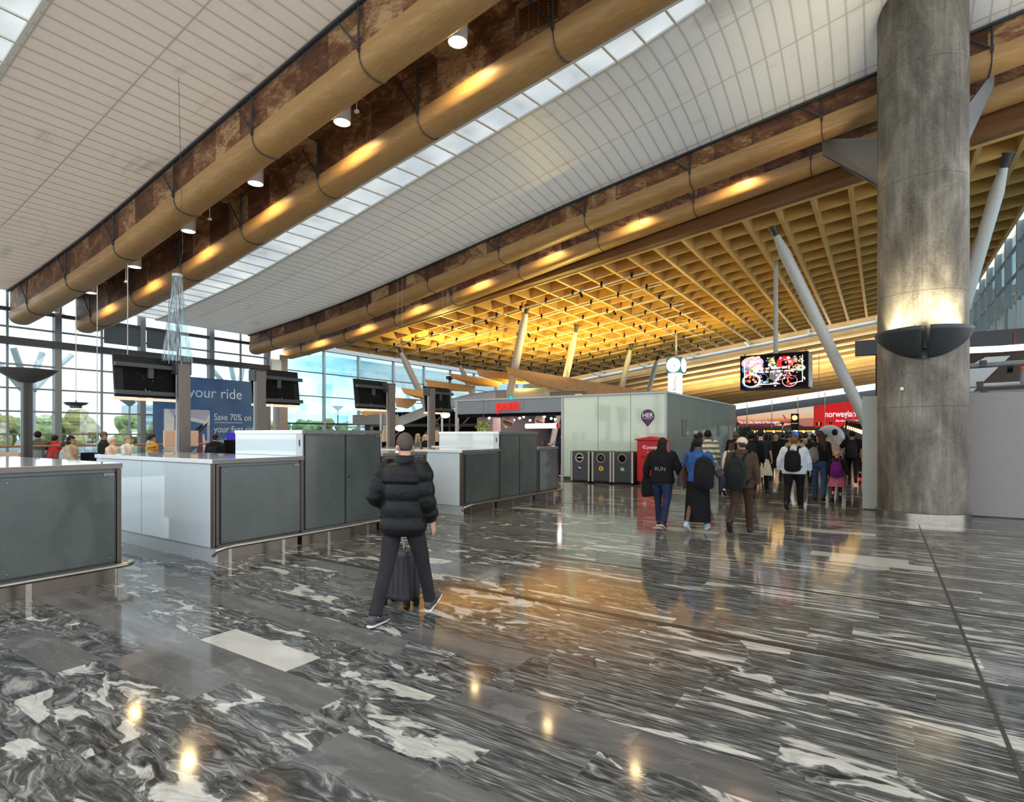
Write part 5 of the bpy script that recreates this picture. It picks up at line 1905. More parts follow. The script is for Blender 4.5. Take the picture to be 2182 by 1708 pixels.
def person(label, loc, rz, H, top, legs_c, shoe_c, skin, hair_c, hair='short', legs=WALK_R, arms=None, topkind='jacket', bottom='trousers',
           wide=1.0, turn=0, nod=0, lean=2, vox=.014, group=None, spread=.02, hem=None, sole=None, hood=False, sleeve=1.0, flare=1.0, name='person', topmat=None, extra=0.0):
    arms = arms or dict(L=(-14, 8, 14), R=(14, 8, 22))
    root = empty(name, loc, rz, label, 'person', group, sc=H / 1.75)
    J = skeleton(legs, arms, lean, wide, spread)
    sk = SKIN[skin]
    ln = J['ln']
    w2 = .6 + .4 * wide
    # ---- body: one continuous surface
    mb = MB()
    mb.rings([(ln(z), rx * wide * .84, ry * wide * .84) for z, rx, ry in TORSO], 18)
    mb.rings([(ln(1.42), .075, .065), (ln(1.47), .056, .056), (ln(1.53), .05, .053)], 12)
    for s, k in ((-1, 'L'), (1, 'R')):
        h_, kn, an = J['hip' + k], J['knee' + k], J['ank' + k]
        mid = (kn * .45 + an * .55) + Vector((0, -.012, 0))
        mb.rings([(h_ + Vector((0, 0, .03)), .060 * wide, .066 * wide), (h_ * .5 + kn * .5, .052 * wide, .056 * wide), (kn, .040, .042), (mid, .042, .044), (an, .032, .036)], 12, up=(1, 0, 0))
        p = J['pitch' + k]
        f = Vector((0, math.cos(p), math.sin(p)))
        u = Vector((0, -math.sin(p), math.cos(p)))
        mb.rings([(an - u * .045 - f * .045, .025, .025), (an - u * .03, .034, .04), (an - u * .055 + f * .09, .036, .02), (an - u * .062 + f * .17, .028, .013)], 10, up=(1, 0, 0))
        sh, el, wr = J['sh' + k], J['elb' + k], J['wr' + k]
        mb.rings([(sh + Vector((-s * .03, 0, .01)), .05, .052), (sh * .5 + el * .5, .040 * w2, .042 * w2), (el, .034, .036), (el * .6 + wr * .4, .037, .038), (wr, .025, .027)], 12)
        add_hand(mb, wr, J['hd' + k], s, r=max(.0098, vox * .78))
    Hm = head_place(J, turn, nod)
    hd = MB()
    hd.ball((0, -.008, .165), (.074, .093, .095), 18, 12)
    hd.ball((0, .028, .09), (.056, .064, .062), 16, 10)
    hd.ball((0, .045, .045), (.035, .035, .028), 10, 8)
    hd.rings([((0, .088, .14), .009, .009), ((0, .104, .108), .016, .013), ((0, .088, .098), .013, .01)], 8)
    hd.box((0, .082, .150), (.085, .016, .012))
    hd.ball((0, .085, .068), (.022, .012, .009), 8, 6)
    for s in (-1, 1):
        hd.ball((s * .076, -.005, .118), (.010, .021, .032), 10, 8, rot=Euler((R(-12), 0, R(s * 18))))
    hd.rings([((0, -.02, .10), .05, .055), ((0, -.02, -.02), .048, .052)], 12)
    bmesh.ops.transform(hd.bm, matrix=Hm, verts=hd.bm.verts)
    tmp = bpy.data.meshes.new('tmp')
    hd.bm.to_mesh(tmp)
    hd.bm.free()
    mb.bm.from_mesh(tmp)
    bpy.data.meshes.remove(tmp)
    remesh(mb.build('body', sk, root, smooth=True), vox * .8, 3)
    e = MB()
    for s in (-1, 1):
        e.ball(Hm @ Vector((s * .031, .083, .130)), (.011, .008, .007), 8, 6)
    e.build('eyes', M_eye, root, smooth=True)
    # ---- top garment
    tm = topmat or fab(top)
    hem = hem or {'jacket': .83, 'tee': .86, 'shirt': .84, 'coat': .50, 'puffer': .80, 'hoodie': .86}[topkind]
    th = {'jacket': .030, 'tee': .014, 'shirt': .020, 'coat': .032, 'puffer': .034, 'hoodie': .032}[topkind] + extra
    mb = MB()
    prof = [(z, rx, ry) for z, rx, ry in TORSO if z > hem + .02]
    r0 = interp([(z, rx) for z, rx, ry in TORSO], max(hem, .8)), interp([(z, ry) for z, rx, ry in TORSO], max(hem, .8))
    prof = [(hem, r0[0], r0[1])] + prof
    st = []
    if topkind == 'puffer':
        n = 30
        for i in range(n + 1):
            z = hem + (1.435 - hem) * i / n
            rx = interp([(a, b) for a, b, c in TORSO], z)
            ry = interp([(a, c) for a, b, c in TORSO], z)
            ph = (z - hem) / .155
            puff = .026 * abs(math.sin(PI * ph)) ** .6 if z < 1.28 else .02
            flat = .155 if z < 1.3 else rx
            st.append((ln(z), max(rx, flat) * wide + th + puff, max(ry, .112 if z < 1.3 else ry) * wide + th + puff))
        st.append((ln(1.46), .105, .095))
    else:
        for z, rx, ry in prof:
            loose = 1.0 if topkind in ('tee', 'shirt') else 1.0
            rx = max(rx, .152) if z < 1.3 else rx
            ry = max(ry, .112) if z < 1.3 else ry
            fl = 1 + (flare - 1) * max(0, (1.1 - z) / .4)
            st.append((ln(z), (rx * wide * loose + th) * fl, (ry * wide + th) * fl))
    mb.rings(st, 24)
    for s, k in ((-1, 'L'), (1, 'R')):
        sh, el, wr = J['sh' + k], J['elb' + k], J['wr' + k]
        a0 = .058 * w2 + th * .7
        st = [(sh + Vector((-s * .05, 0, .012)), a0 * .95, a0), (sh + Vector((s * .005, 0, -.01)), a0, a0 * 1.02)]
        end = wr - (wr - el).normalized() * .02
        chain = [(sh, a0), (el, .046 * w2 + th * .9), (end, .034 + th * .75)]
        if sleeve < 1:
            cut = sh.lerp(el, min(1, sleeve * 2))
            chain = [(sh, a0), (cut, .050 * w2 + th + .008)]
        if topkind == 'puffer':
            m = 22
            for i in range(1, m + 1):
                u = i / m * (len(chain) - 1)
                j = min(int(u), len(chain) - 2)
                f_ = u - j
                c = chain[j][0].lerp(chain[j + 1][0], f_)
                r_ = chain[j][1] * (1 - f_) + chain[j + 1][1] * f_
                pf = .022 * abs(math.sin(PI * (i / m) * 4.2)) ** .6
                if i > m - 2:
                    pf = -.006
                st.append((c, r_ + pf, r_ + pf))
        else:
            for i in range(1, 9):
                u = i / 8 * (len(chain) - 1)
                j = min(int(u), len(chain) - 2)
                f_ = u - j
                wr_ = .004 * math.sin(i * 2.4)
                st.append((chain[j][0].lerp(chain[j + 1][0], f_), chain[j][1] * (1 - f_) + chain[j + 1][1] * f_ + wr_, chain[j][1] * (1 - f_) + chain[j + 1][1] * f_ + wr_))
        mb.rings(st, 14)
    # collar
    if topkind in ('puffer', 'jacket', 'coat', 'hoodie', 'shirt'):
        hc = .055 if topkind != 'puffer' else .072
        mb.rings([(ln(1.43), .098 + th * .4, .090 + th * .4), (ln(1.47), .078 + th * .5, .078 + th * .4), (ln(1.455 + hc), .068 + th * .4, .07 + th * .3)], 16)
    if hood:
        mb.rings([(ln(1.42) + Vector((0, -.06, 0)), .12, .06), (ln(1.47) + Vector((0, -.08, 0)), .13, .07), (ln(1.53) + Vector((0, -.075, 0)), .10, .045)], 14)
    remesh(mb.build({'tee': 'tee_shirt', 'shirt': 'shirt', 'coat': 'coat', 'puffer': 'puffer_jacket', 'hoodie': 'hoodie', 'jacket': 'jacket'}[topkind], tm, root, smooth=True),
           vox if topkind != 'puffer' else min(vox, .010), 4 if topkind != 'puffer' else 2)
    # ---- below the waist
    bm_ = fab(legs_c)
    mb = MB()
    if bottom in ('trousers', 'jeans'):
        mb.rings([(ln(1.03), .150 * wide + .01, .108 * wide + .01), (ln(.94), .172 * wide + .012, .122 * wide + .014), (ln(.86), .165 * wide + .014, .12 * wide + .014), (ln(.80), .12 * wide, .09 * wide)], 20)
        for k in 'LR':
            h_, kn, an = J['hip' + k], J['knee' + k], J['ank' + k]
            mid = kn * .5 + an * .5
            u = (kn - an).normalized()
            mb.rings([(h_ + Vector((0, 0, .04)), .086 * wide, .1 * wide), (h_ * .6 + kn * .4, .084 * wide, .09 * wide), (kn + u * .06, .068 * w2 + .004, .072 * w2), (kn, .066 * w2, .068 * w2), (kn - u * .08, .062 * w2, .068 * w2),
                      (mid, .061 * w2, .067 * w2), (an + u * .08, .056 * w2, .062 * w2), (an + u * .035, .060 * w2, .064 * w2), (an - u * .005, .058 * w2, .066 * w2)], 14, up=(1, 0, 0))
        remesh(mb.build('trousers', bm_, root, smooth=True), vox, 3)
    else:
        zh = .18 if bottom == 'longskirt' else .52
        k0 = (J['ankL'] + J['ankR']) * .5
        st = [(ln(1.0), .150 * wide + .012, .108 * wide + .012), (ln(.9), .178 * wide + .012, .128 * wide + .014)]
        for i in range(1, 6):
            u = i / 5
            z = .9 + (zh - .9) * u
            st.append((Vector((0, k0.y * u * .25, z + J['dz'])), (.178 + .035 * u) * wide + .015, (.13 + .07 * u) * wide + .015))
        mb.rings(st, 26)
        o = mb.build('skirt', bm_, root, smooth=True)
        if bottom == 'skirt':
            for v_ in o.data.vertices:
                a = math.atan2(v_.co.y, v_.co.x)
                q = max(0, min(1, (.95 - v_.co.z) / .4))
                v_.co.x *= 1 + .09 * q * math.cos(9 * a) + .22 * q
                v_.co.y *= 1 + .09 * q * math.cos(9 * a) + .1 * q
    # ---- shoes
    sm = plain('shoe_%d_%d_%d' % shoe_c, srgb(*shoe_c), .6)
    for s, k in ((-1, 'L'), (1, 'R')):
        an, p = J['ank' + k], J['pitch' + k]
        f = Vector((0, math.cos(p), math.sin(p)))
        u = Vector((0, -math.sin(p), math.cos(p)))
        P = lambda a, b: an + f * a + u * b
        mb = MB()
        mb.rings([(P(-.085, -.04), .018, .03), (P(-.07, -.035), .036, .045), (P(-.02, -.028), .042, .052), (P(.04, -.038), .043, .04), (P(.11, -.055), .048, .026), (P(.165, -.062), .042, .02), (P(.19, -.066), .02, .012)], 14, up=(1, 0, 0))
        mb.rings([(P(-.03, -.04), .04, .045), (P(-.025, .01), .042, .048)], 12, up=(1, 0, 0))
        sh_ = remesh(mb.build('shoe', sm, root, smooth=True), min(vox, .012) * .8, 2)
        mb = MB()
        mb.rings([(P(-.09, -.076), .02, .008), (P(-.075, -.075), .038, .012), (P(0, -.076), .042, .013), (P(.1, -.078), .050, .011), (P(.165, -.077), .044, .010), (P(.197, -.074), .018, .006)], 14, up=(1, 0, 0))
        mb.build('sole', sole or M_sole_d, sh_, smooth=True)
    # ---- hair
    hm = fabric('hair_%d_%d_%d' % hair_c, srgb(*hair_c), .55, .6, 90)
    def cap(name, m, r, off, cond, thick=.012):
        q = MB()
        q.ball(off, r, 24, 16)
        bmesh.ops.delete(q.bm, geom=[v_ for v_ in q.bm.verts if cond(v_.co)], context='VERTS')
        bmesh.ops.transform(q.bm, matrix=Hm, verts=q.bm.verts)
        o = q.build(name, m, root, smooth=True)
        so = o.modifiers.new('thickness', 'SOLIDIFY')
        so.thickness = thick
        so.offset = -1
        return o
    def tubehair(pts, name='hair'):
        q = MB()
        q.rings([(Hm @ Vector(c), a, b) for c, a, b in pts], 14, up=(1, 0, 0))
        return remesh(q.build(name, hm, root, smooth=True), .012, 3)
    face = lambda c: (c.y > .035 and c.z < .185) or (c.z < .10 and c.y > -.03) or c.z < .055
    if hair == 'buzz':
        cap('hair', hm, (.0775, .0965, .0985), (0, -.009, .166), lambda c: (c.y > .04 and c.z < .2) or (c.z < .13 and c.y > -.035) or c.z < .085, .006)
    elif hair in ('short', 'bald', 'long', 'bun', 'pigtails', 'bob'):
        if hair != 'bald':
            cap('hair', hm, (.088, .106, .105), (0, -.012, .168), face, .022)
        if hair == 'long':
            tubehair([((0, -.07, .20), .06, .03), ((0, -.085, .08), .088, .045), ((0, -.10, -.06), .098, .045), ((0, -.12, -.20), .085, .035), ((0, -.125, -.27), .04, .018)], 'long_hair')
        if hair == 'bob':
            tubehair([((0, -.05, .22), .06, .045), ((0, -.045, .12), .092, .068), ((0, -.04, .03), .09, .066), ((0, -.04, .0), .07, .05)], 'bob_hair')
        if hair == 'bun':
            q = MB().ball(Hm @ Vector((-.01, -.05, .285)), (.045, .045, .04), 14, 10)
            q.build('hair_bun', hm, root, smooth=True)
        if hair == 'pigtails':
            for s in (-1, 1):
                q = MB()
                q.ball(Hm @ Vector((s * .07, -.03, .265)), (.035, .035, .03), 12, 8)
                q.rings([(Hm @ Vector((s * .075, -.03, .27)), .02, .02), (Hm @ Vector((s * .1, -.045, .25)), .022, .022), (Hm @ Vector((s * .105, -.06, .2)), .006, .006)], 8)
                q.build('pigtail', hm, root, smooth=True)
    elif hair in ('cap', 'beanie', 'bucket'):
        cap('hair', fabric('hair_60_50_44', srgb(60, 50, 44), .6), (.082, .1, .1), (0, -.012, .166), face, .015)
        if hair == 'cap':
            o = cap('cap', hm, (.093, .110, .108), (0, -.01, .172), lambda c: c.z < .165 - .05 * max(-1, -c.y * 9) * .3, .012)
            q = MB()
            q.rings([(Hm @ Vector((0, .075, .185)), .07, .008), (Hm @ Vector((0, .13, .175)), .062, .007), (Hm @ Vector((0, .165, .165)), .03, .005)], 14, up=(1, 0, 0))
            q.build('cap_peak', hm, root, smooth=True)
        else:
            cap('beanie', hm, (.094, .112, .118), (0, -.01, .17), lambda c: c.z < .14, .014)
            if hair == 'bucket':
                q = MB()
                q.lathe((0, 0, 0), [(.09, .15), (.135, .135), (.13, .13), (.085, .14)], 22)
                bmesh.ops.transform(q.bm, matrix=Hm, verts=q.bm.verts)
                q.build('hat_brim', hm, root, smooth=True)
    elif hair == 'hoodup':
        pass
    return root, J, Hm


def carry(root, name, label, cat, group=None):
    t = empty(name, root.location, root.rotation_euler.z, label, cat, group, sc=root.scale[0])
    return t


def backpack(root, J, label, c, w=.30, h=.46, dep=.17, z=1.16, x=0.0, y=0.0, pocket=None, straps=True, body_y=-.15):
    t = carry(root, 'backpack', label, 'backpack', 'backpacks')
    m_ = fab(c)
    m2 = fab(tuple(max(0, int(v_ * .7)) for v_ in c)) if pocket is None else fab(pocket)
    o0 = J['ln'](z) + Vector((x, body_y - dep / 2 + y, 0))
    q = MB()
    q.rings([(o0 + Vector((0, 0, -h / 2)), w * .40, dep * .40), (o0 + Vector((0, -.01, -h * .44)), w * .49, dep * .52), (o0 + Vector((0, -.012, -h * .1)), w * .50, dep * .54),
             (o0 + Vector((0, 0, h * .25)), w * .47, dep * .48), (o0 + Vector((0, .012, h * .43)), w * .36, dep * .36), (o0 + Vector((0, .02, h * .5)), w * .16, dep * .16)], 20, up=(1, 0, 0))
    q.build('pack', m_, t, smooth=True)
    q = MB()
    q.rings([(o0 + Vector((0, -dep * .42, -h * .40)), w * .36, dep * .2), (o0 + Vector((0, -dep * .48, -h * .2)), w * .39, dep * .24), (o0 + Vector((0, -dep * .44, h * .02)), w * .34, dep * .16)], 16, up=(1, 0, 0))
    q.build('front_pocket', m2, t, smooth=True)
    zp = MB()
    zp.tube([o0 + Vector((w * .40 * math.cos(a), -dep * .30 - .02, h * (.10 + .30 * math.sin(a)))) for a in [PI * i / 12 for i in range(13)]], .006, 6)
    zp.build('zip', M_black, t, smooth=True)
    MB().tube([o0 + Vector((-.03, .03, h * .48)), o0 + Vector((-.02, .03, h * .56)), o0 + Vector((.02, .03, h * .56)), o0 + Vector((.03, .03, h * .48))], .009, 8).build('grab_handle', m2, t, smooth=True)
    if straps:
        for s in (-1, 1):
            sh = J['ln'](1.45) + Vector((s * .10, 0, 0))
            pts = [o0 + Vector((s * .09, dep * .3, h * .40)), sh + Vector((0, -.10, .035)), sh + Vector((s * .01, .02, .055)), sh + Vector((s * .02, .14, -.06)), J['ln'](1.22) + Vector((s * .17, .13, 0)), J['ln'](1.08) + Vector((s * .20, .0, 0)), o0 + Vector((s * w * .46, dep * .2, -h * .36))]
            MB().rings([(p_, .024, .008) for p_ in pts], 8).build('strap', m2, t, smooth=True)
    return t


BLK, JEAN, DKJ = (16, 16, 18), (44, 66, 98), (26, 34, 54)

# ---- the man in the puffer jacket with his cabin case
M_puffer = fabric('puffer_nylon', (.003, .004, .005), .5, .22, 22)
man_p = (-3.70, 3.80, 0)
man, Jm, Hm_ = person('man in a black puffer jacket and dark grey trousers walking past the counters', man_p, R(14), 1.765,
                      (12, 15, 17), (44, 42, 46), (74, 72, 74), 'pale', (88, 74, 66), 'buzz', legs=dict(L=(-15, 10, -2), R=(23, 4, 24)),
                      arms=dict(L=(-20, 15, 84, -4), R=(0, 7, 26, 2)), topkind='puffer', turn=42, lean=3, vox=.0085, sole=M_sole, spread=.035,
                      topmat=M_puffer)
# marks on the shoes, yoke seam, socks and sleeve patch
M_tick = plain('shoe_mark_black', srgb(18, 18, 20), .5)
for s, k in ((-1, 'L'), (1, 'R')):
    an, p_ = Jm['ank' + k], Jm['pitch' + k]
    f = Vector((0, math.cos(p_), math.sin(p_)))
    u = Vector((0, -math.sin(p_), math.cos(p_)))
    for side in (-1, 1):
        pts = [(an + f * a + u * b + Vector((side * (.0455 + c_), 0, 0)), r_, .003) for a, b, r_, c_ in
               ((-.055, -.022, .002, -.006), (-.01, -.045, .007, .0), (.03, -.052, .009, .001), (.075, -.035, .004, -.002))]
        MB().rings(pts, 8, up=(0, 0, 1)).build('shoe_mark', M_tick, man, smooth=True)
    MB().rings([(an + Vector((0, 0, -.01)), .043, .047), (an + Vector((0, 0, .04)), .041, .045)], 14, up=(1, 0, 0)).build('sock', plain('sock_white', srgb(214, 208, 212), .8), man, smooth=True)
lh = Jm['wrL'] + Jm['hdL'] * .08
M_case = plain('case_charcoal', srgb(44, 44, 50), .5, vary=.15)


def suitcase(loc, rz, label, m_, w=.36, h=.50, dep=.22, handle=None, tilt=0):
    t = empty('suitcase', loc, rz, label, 'suitcase', 'cabin suitcases')
    MB().box((0, 0, .07 + h / 2), (w, dep, h)).build('shell', m_, t, bevel=.045, seg=4)
    q = MB()
    for k in range(5):
        q.box((-w * .36 + k * w * .18, -dep / 2 - .001, .07 + h / 2), (.012, .008, h * .74))
    q.build('ribs', m_, t, bevel=.003)
    MB().box((0, 0, .07 + h / 2), (w + .006, .02, h + .006)).build('zip_band', M_black, t, bevel=.008)
    for sx in (-1, 1):
        for sy in (-1, 1):
            wh = MB()
            wh.cyl((sx * w * .40 - .018, sy * dep * .33, .03), (sx * w * .40 + .018, sy * dep * .33, .03), .03, n=16)
            wh.build('wheel', M_black, t, smooth=True)
            MB().box((sx * w * .40, sy * dep * .33, .065), (.05, .05, .03)).build('wheel_mount', M_black, t, bevel=.006)
    MB().tube([(-.06, 0, .07 + h), (-.05, 0, .10 + h), (.05, 0, .10 + h), (.06, 0, .07 + h)], .012, 8).build('top_handle', M_black, t, smooth=True)
    if handle:
        hx, hy, hz = handle
        for s in (-.055, .055):
            MB().cyl((s, 0, .05 + h), (s, hy * .97, hz - .015), .009, n=10).build('telescopic_rod', M_lsteel, t, smooth=True)
        MB().rings([((-.075, hy, hz), .014, .018), ((.075, hy, hz), .014, .018)], 12).build('pull_grip', M_black, t, smooth=True)
    return t


sc_ = 1.765 / 1.75
ang = R(14)
lx = man_p[0] + sc_ * (lh.x * math.cos(ang) - lh.y * math.sin(ang))
ly = man_p[1] + sc_ * (lh.x * math.sin(ang) + lh.y * math.cos(ang))
suitcase((lx - .02, ly + .10, 0), R(4), 'black wheeled cabin suitcase pushed by the man in the puffer jacket', M_case, w=.36, h=.50, handle=(0, -.10, lh.z * sc_))

# ---- the crowd walking away past the kiosk
def walker(px, d, H, label, top, legs_c, shoe_c, skin, hair_c, hair, **kw):
    kw.setdefault('vox', .013 if d < 13 else .017 if d < 17 else .021)
    kw.setdefault('group', None)
    return person(label, tuple(at(px, d)), kw.pop('rz', 0.0), H, top, legs_c, shoe_c, skin, hair_c, hair, **kw)


r1, J1, H1 = walker(1411, 10.25, 1.64, 'person in a black RUN sweater and dark blue jeans with hood over the hair', (16, 16, 18), (30, 42, 70), (30, 30, 34), 'dark', (14, 12, 12), 'bob',
                    wide=1.22, topkind='hoodie', hood=True, arms=dict(L=(-6, 24, 20), R=(8, 22, 22)), legs=dict(L=(14, 4, 6), R=(-12, 18, -24)), sole=M_sole, spread=.03)
o = text('sweater_lettering', 'RUN', .105, plain('faded_print', srgb(120, 122, 128), .7), r1, J1['ln'](1.14) + Vector((.02, -.192, 0)), (R(90), 0, 0), .002, 'CENTER')
for s, k in ((-1, 'L'), (1, 'R')):
    a, b = J1['shL'.replace('L', k)], J1['elbL'.replace('L', k)]
    MB().rings([(a.lerp(b, .82), .076, .076), (a.lerp(b, 1.0), .074, .074)], 14).build('sleeve_band', fab((58, 58, 66)), r1, smooth=True)
t = carry(r1, 'folded_coat', 'black coat carried low beside the person in the RUN sweater', 'coat')
w_ = J1['wrL']
MB().rings([(w_ + Vector((0, 0, .06)), .07, .05), (w_ + Vector((.03, .0, -.08)), .13, .06), (w_ + Vector((.05, .0, -.26)), .15, .055), (w_ + Vector((.06, 0, -.34)), .13, .03)], 16, up=(1, 0, 0)).build('cloth', fab(BLK), t, smooth=True)
t = carry(r1, 'travel_papers', 'passport and papers held low by the person in the RUN sweater', 'papers')
w_ = J1['wrR'] + J1['hdR'] * .1
MB().box(w_ + Vector((.0, .02, -.05)), (.02, .10, .15), rot=Euler((R(20), R(15), 0))).build('paper', M_whitematt, t)
MB().box(w_ + Vector((.025, .02, -.04)), (.02, .10, .13), rot=Euler((R(10), R(20), 0))).build('passport', plain('passport_navy', srgb(34, 36, 84), .5), t)

r2, J2, H2 = walker(1487, 9.95, 1.66, 'woman in a blue denim shirt and long black skirt with hair in a bun', (44, 84, 138), (14, 14, 16), (150, 190, 205), 'brown', (18, 15, 15), 'bun',
                    topkind='shirt', bottom='longskirt', sleeve=.42, arms=dict(L=(2, 16, 24), R=(6, 14, 60)), sole=M_sole, legs=dict(L=(-14, 20, -30), R=(16, 6, 6)), wide=1.05, turn=-18)
MB().box(J2['ankR'] + Vector((.02, .1, -.04)), (.08, .05, .05)).build('shoe_patch', plain('shoe_coral', srgb(220, 90, 70), .6), r2, bevel=.015)
backpack(r2, J2, 'bulky black backpack slung on one shoulder of the woman in denim', (22, 22, 25), w=.36, h=.56, dep=.22, z=1.10, x=.17, y=.02, straps=False)
t = carry(r2, 'tote_bag', 'brown shoulder bag hanging beside the woman in denim', 'bag', 'shoulder bags')
c = J2['ln'](1.0) + Vector((-.27, .0, 0))
MB().rings([(c + Vector((0, 0, -.18)), .11, .15), (c + Vector((0, 0, 0)), .09, .15), (c + Vector((.02, 0, .14)), .035, .13)], 14, up=(1, 0, 0)).build('bag', fab((74, 56, 50)), t, smooth=True)
MB().tube([c + Vector((.02, -.1, .12)), c + Vector((.08, -.08, .36)), J2['shL'] + Vector((.03, 0, .07)), c + Vector((.08, .08, .36)), c + Vector((.02, .1, .12))], .012, 8).build('bag_strap', fab((60, 44, 40)), t, smooth=True)

r3, J3, H3 = walker(1580, 9.7, 1.66, 'man in a beige cap, brown jacket and brown trousers with a green backpack', (66, 54, 42), (60, 42, 34), (34, 30, 28), 'tan', (206, 192, 168), 'cap',
                    wide=1.12, arms=dict(L=(6, 14, 40), R=(-6, 13, 16)), legs=dict(L=(-16, 36, -50), R=(14, 6, 4)), turn=52, hood=True)
backpack(r3, J3, 'dark green and black backpack on the man in the beige cap', (24, 34, 30), w=.36, h=.54, dep=.19, z=1.10, x=-.05, pocket=(20, 22, 26))
M_stripe = bpy.data.materials.new('striped_fleece')
g = G(M_stripe)
x, y, z = g.xyz(g.obj())
st_ = g.m('FRACT', g.m('MULTIPLY_ADD', z, 7.2, g.m('MULTIPLY', g.noise(g.obj(), 8, 2), .25)))
g.out(g.bsdf(Base_Color=g.ramp(st_, [(.0, srgb(92, 86, 66)), (.22, srgb(100, 94, 74)), (.36, srgb(206, 202, 178)), (.66, srgb(222, 218, 196)), (.85, srgb(140, 134, 110))]), Roughness=.9))
r4, J4, H4 = walker(1508, 15.7, 1.85, 'tall person in a cream and olive striped fleece and dark hat', (200, 196, 170), (20, 20, 22), (60, 60, 60), 'brown', (20, 19, 20), 'bucket', topkind='hoodie', wide=1.15, topmat=M_stripe, legs=WALK_L)
walker(1491, 17.6, 1.80, 'dark haired person mostly hidden beside the one in the striped fleece', (26, 26, 32), BLK, (20, 20, 20), 'brown', (20, 18, 18), 'short')
r6, J6, H6 = walker(1559, 15.3, 1.50, 'smaller person in a pale hoodie with a grey backpack and brown hair', (214, 204, 194), (30, 30, 34), (200, 200, 200), 'pale', (86, 52, 40), 'long', topkind='hoodie', hood=True)
backpack(r6, J6, 'grey and black backpack on the person in the pale hoodie', (40, 38, 40), w=.28, h=.4)
p = at(1546, 15.9)
suitcase((p.x, p.y, 0), R(6), 'navy blue wheeled suitcase beside the person in the pale hoodie', plain('case_navy', srgb(26, 30, 66), .4), w=.36, h=.46)
walker(1567, 18.6, 1.84, 'bald man in a black coat close to the end of the glass kiosk', (20, 20, 22), BLK, (16, 16, 16), 'brown', (60, 40, 34), 'bald', topkind='coat', wide=1.1)
r8, J8, H8 = walker(1601, 14.9, 1.82, 'man in black carrying a large black backpack behind the beige cap', (18, 18, 22), (24, 24, 28), (140, 140, 140), 'brown', (14, 12, 12), 'short', wide=1.15, legs=WALK_L)
backpack(r8, J8, 'large black backpack on the man behind the beige cap', (24, 24, 30), w=.36, h=.56, dep=.2)
r9, J9, H9 = walker(1621, 16.2, 1.88, 'tall man in a dark tee shirt with a long cream hem below it', (38, 38, 44), (206, 196, 176), (30, 30, 30), 'pale', (34, 28, 24), 'short', topkind='tee', sleeve=.4, bottom='skirt', legs=WALK_R, wide=1.05)
for k in 'LR':
    MB().rings([(J9['hip' + k], .08, .085), (J9['knee' + k], .062, .066), (J9['ank' + k], .055, .058)], 12, up=(1, 0, 0)).build('trouser_leg', fab((28, 28, 32)), r9, smooth=True)
walker(1653, 20.6, 1.74, 'woman with fair hair in a wide black coat', (14, 14, 16), BLK, (40, 34, 30), 'pale', (150, 128, 84), 'short', topkind='coat', wide=1.2, flare=1.25, legs=WALK_R)
walker(1634, 23.5, 1.72, 'person in navy behind the woman in the wide black coat', (28, 36, 58), (24, 26, 36), (20, 20, 20), 'brown', (16, 14, 16), 'bob')
r11, J11, H11 = walker(1692, 12.75, 1.655, 'heavy set person in a pale blue white shirt and black trousers', (196, 206, 216), (14, 14, 15), (18, 18, 18), 'pale', (112, 72, 46), 'short', topkind='shirt', wide=1.45,
                       arms=dict(L=(-4, 20, 14), R=(6, 18, 16)), legs=dict(L=(-12, 24, -36), R=(12, 6, 2)), extra=.012)
backpack(r11, J11, 'black backpack on the person in the pale shirt', (15, 16, 19), w=.36, h=.47, dep=.19, z=1.17, body_y=-.19)
r12, J12, H12 = walker(1746, 14.4, 1.80, 'woman with long brown curls, black top and blue jeans', (18, 17, 19), (46, 66, 96), (24, 22, 24), 'pale', (58, 38, 32), 'long', topkind='tee', turn=38, wide=1.06, arms=dict(L=(4, 14, 60), R=(-4, 10, 12)), legs=dict(L=(8, 4, 0), R=(-10, 20, -22)), hem=.97)
t = carry(r12, 'sling_bag', 'grey cloth sling bag on the woman with long brown curls', 'bag', 'shoulder bags')
c = J12['ln'](1.12) + Vector((-.16, -.17, 0))
MB().rings([(c + Vector((0, 0, -.17)), .10, .05), (c + Vector((0, -.02, -.08)), .17, .08), (c + Vector((.03, 0, .08)), .14, .06), (c + Vector((.08, .03, .2)), .05, .03)], 16, up=(1, 0, 0)).build('bag', fab((112, 106, 104)), t, smooth=True)
MB().tube([c + Vector((.08, .02, .18)), J12['shR'] + Vector((-.06, -.03, .07)), J12['ln'](1.3) + Vector((.12, .14, 0)), J12['ln'](1.05) + Vector((-.16, .12, 0)), c + Vector((-.08, .05, -.05))], .015, 8).build('bag_strap', fab((84, 80, 78)), t, smooth=True)
r13, J13, H13 = walker(1783, 14.1, 1.27, 'little girl with fair pigtails, shiny pink skirt and dark red tights', (30, 22, 28), (178, 96, 116), (24, 22, 24), 'pale', (186, 152, 104), 'pigtails', topkind='jacket', bottom='skirt', arms=dict(L=(0, 12, 12), R=(0, 22, 10)),
                       legs=dict(L=(-10, 26, -40), R=(10, 4, 0)))
for k in 'LR':
    MB().rings([(J13['hip' + k], .075, .08), (J13['knee' + k], .055, .058), (J13['ank' + k], .04, .042)], 12, up=(1, 0, 0)).build('tights_leg', fab((92, 26, 34)), r13, smooth=True)
backpack(r13, J13, 'bright purple backpack on the little girl', (112, 28, 118), w=.36, h=.50, dep=.2, z=1.12, pocket=(96, 22, 104))
walker(1779, 20.4, 1.93, 'man in a light grey hooded sweatshirt in front of the grey pods', (176, 168, 160), (18, 18, 20), (60, 60, 60), 'brown', (24, 20, 18), 'short', topkind='hoodie', hood=True, wide=1.1)
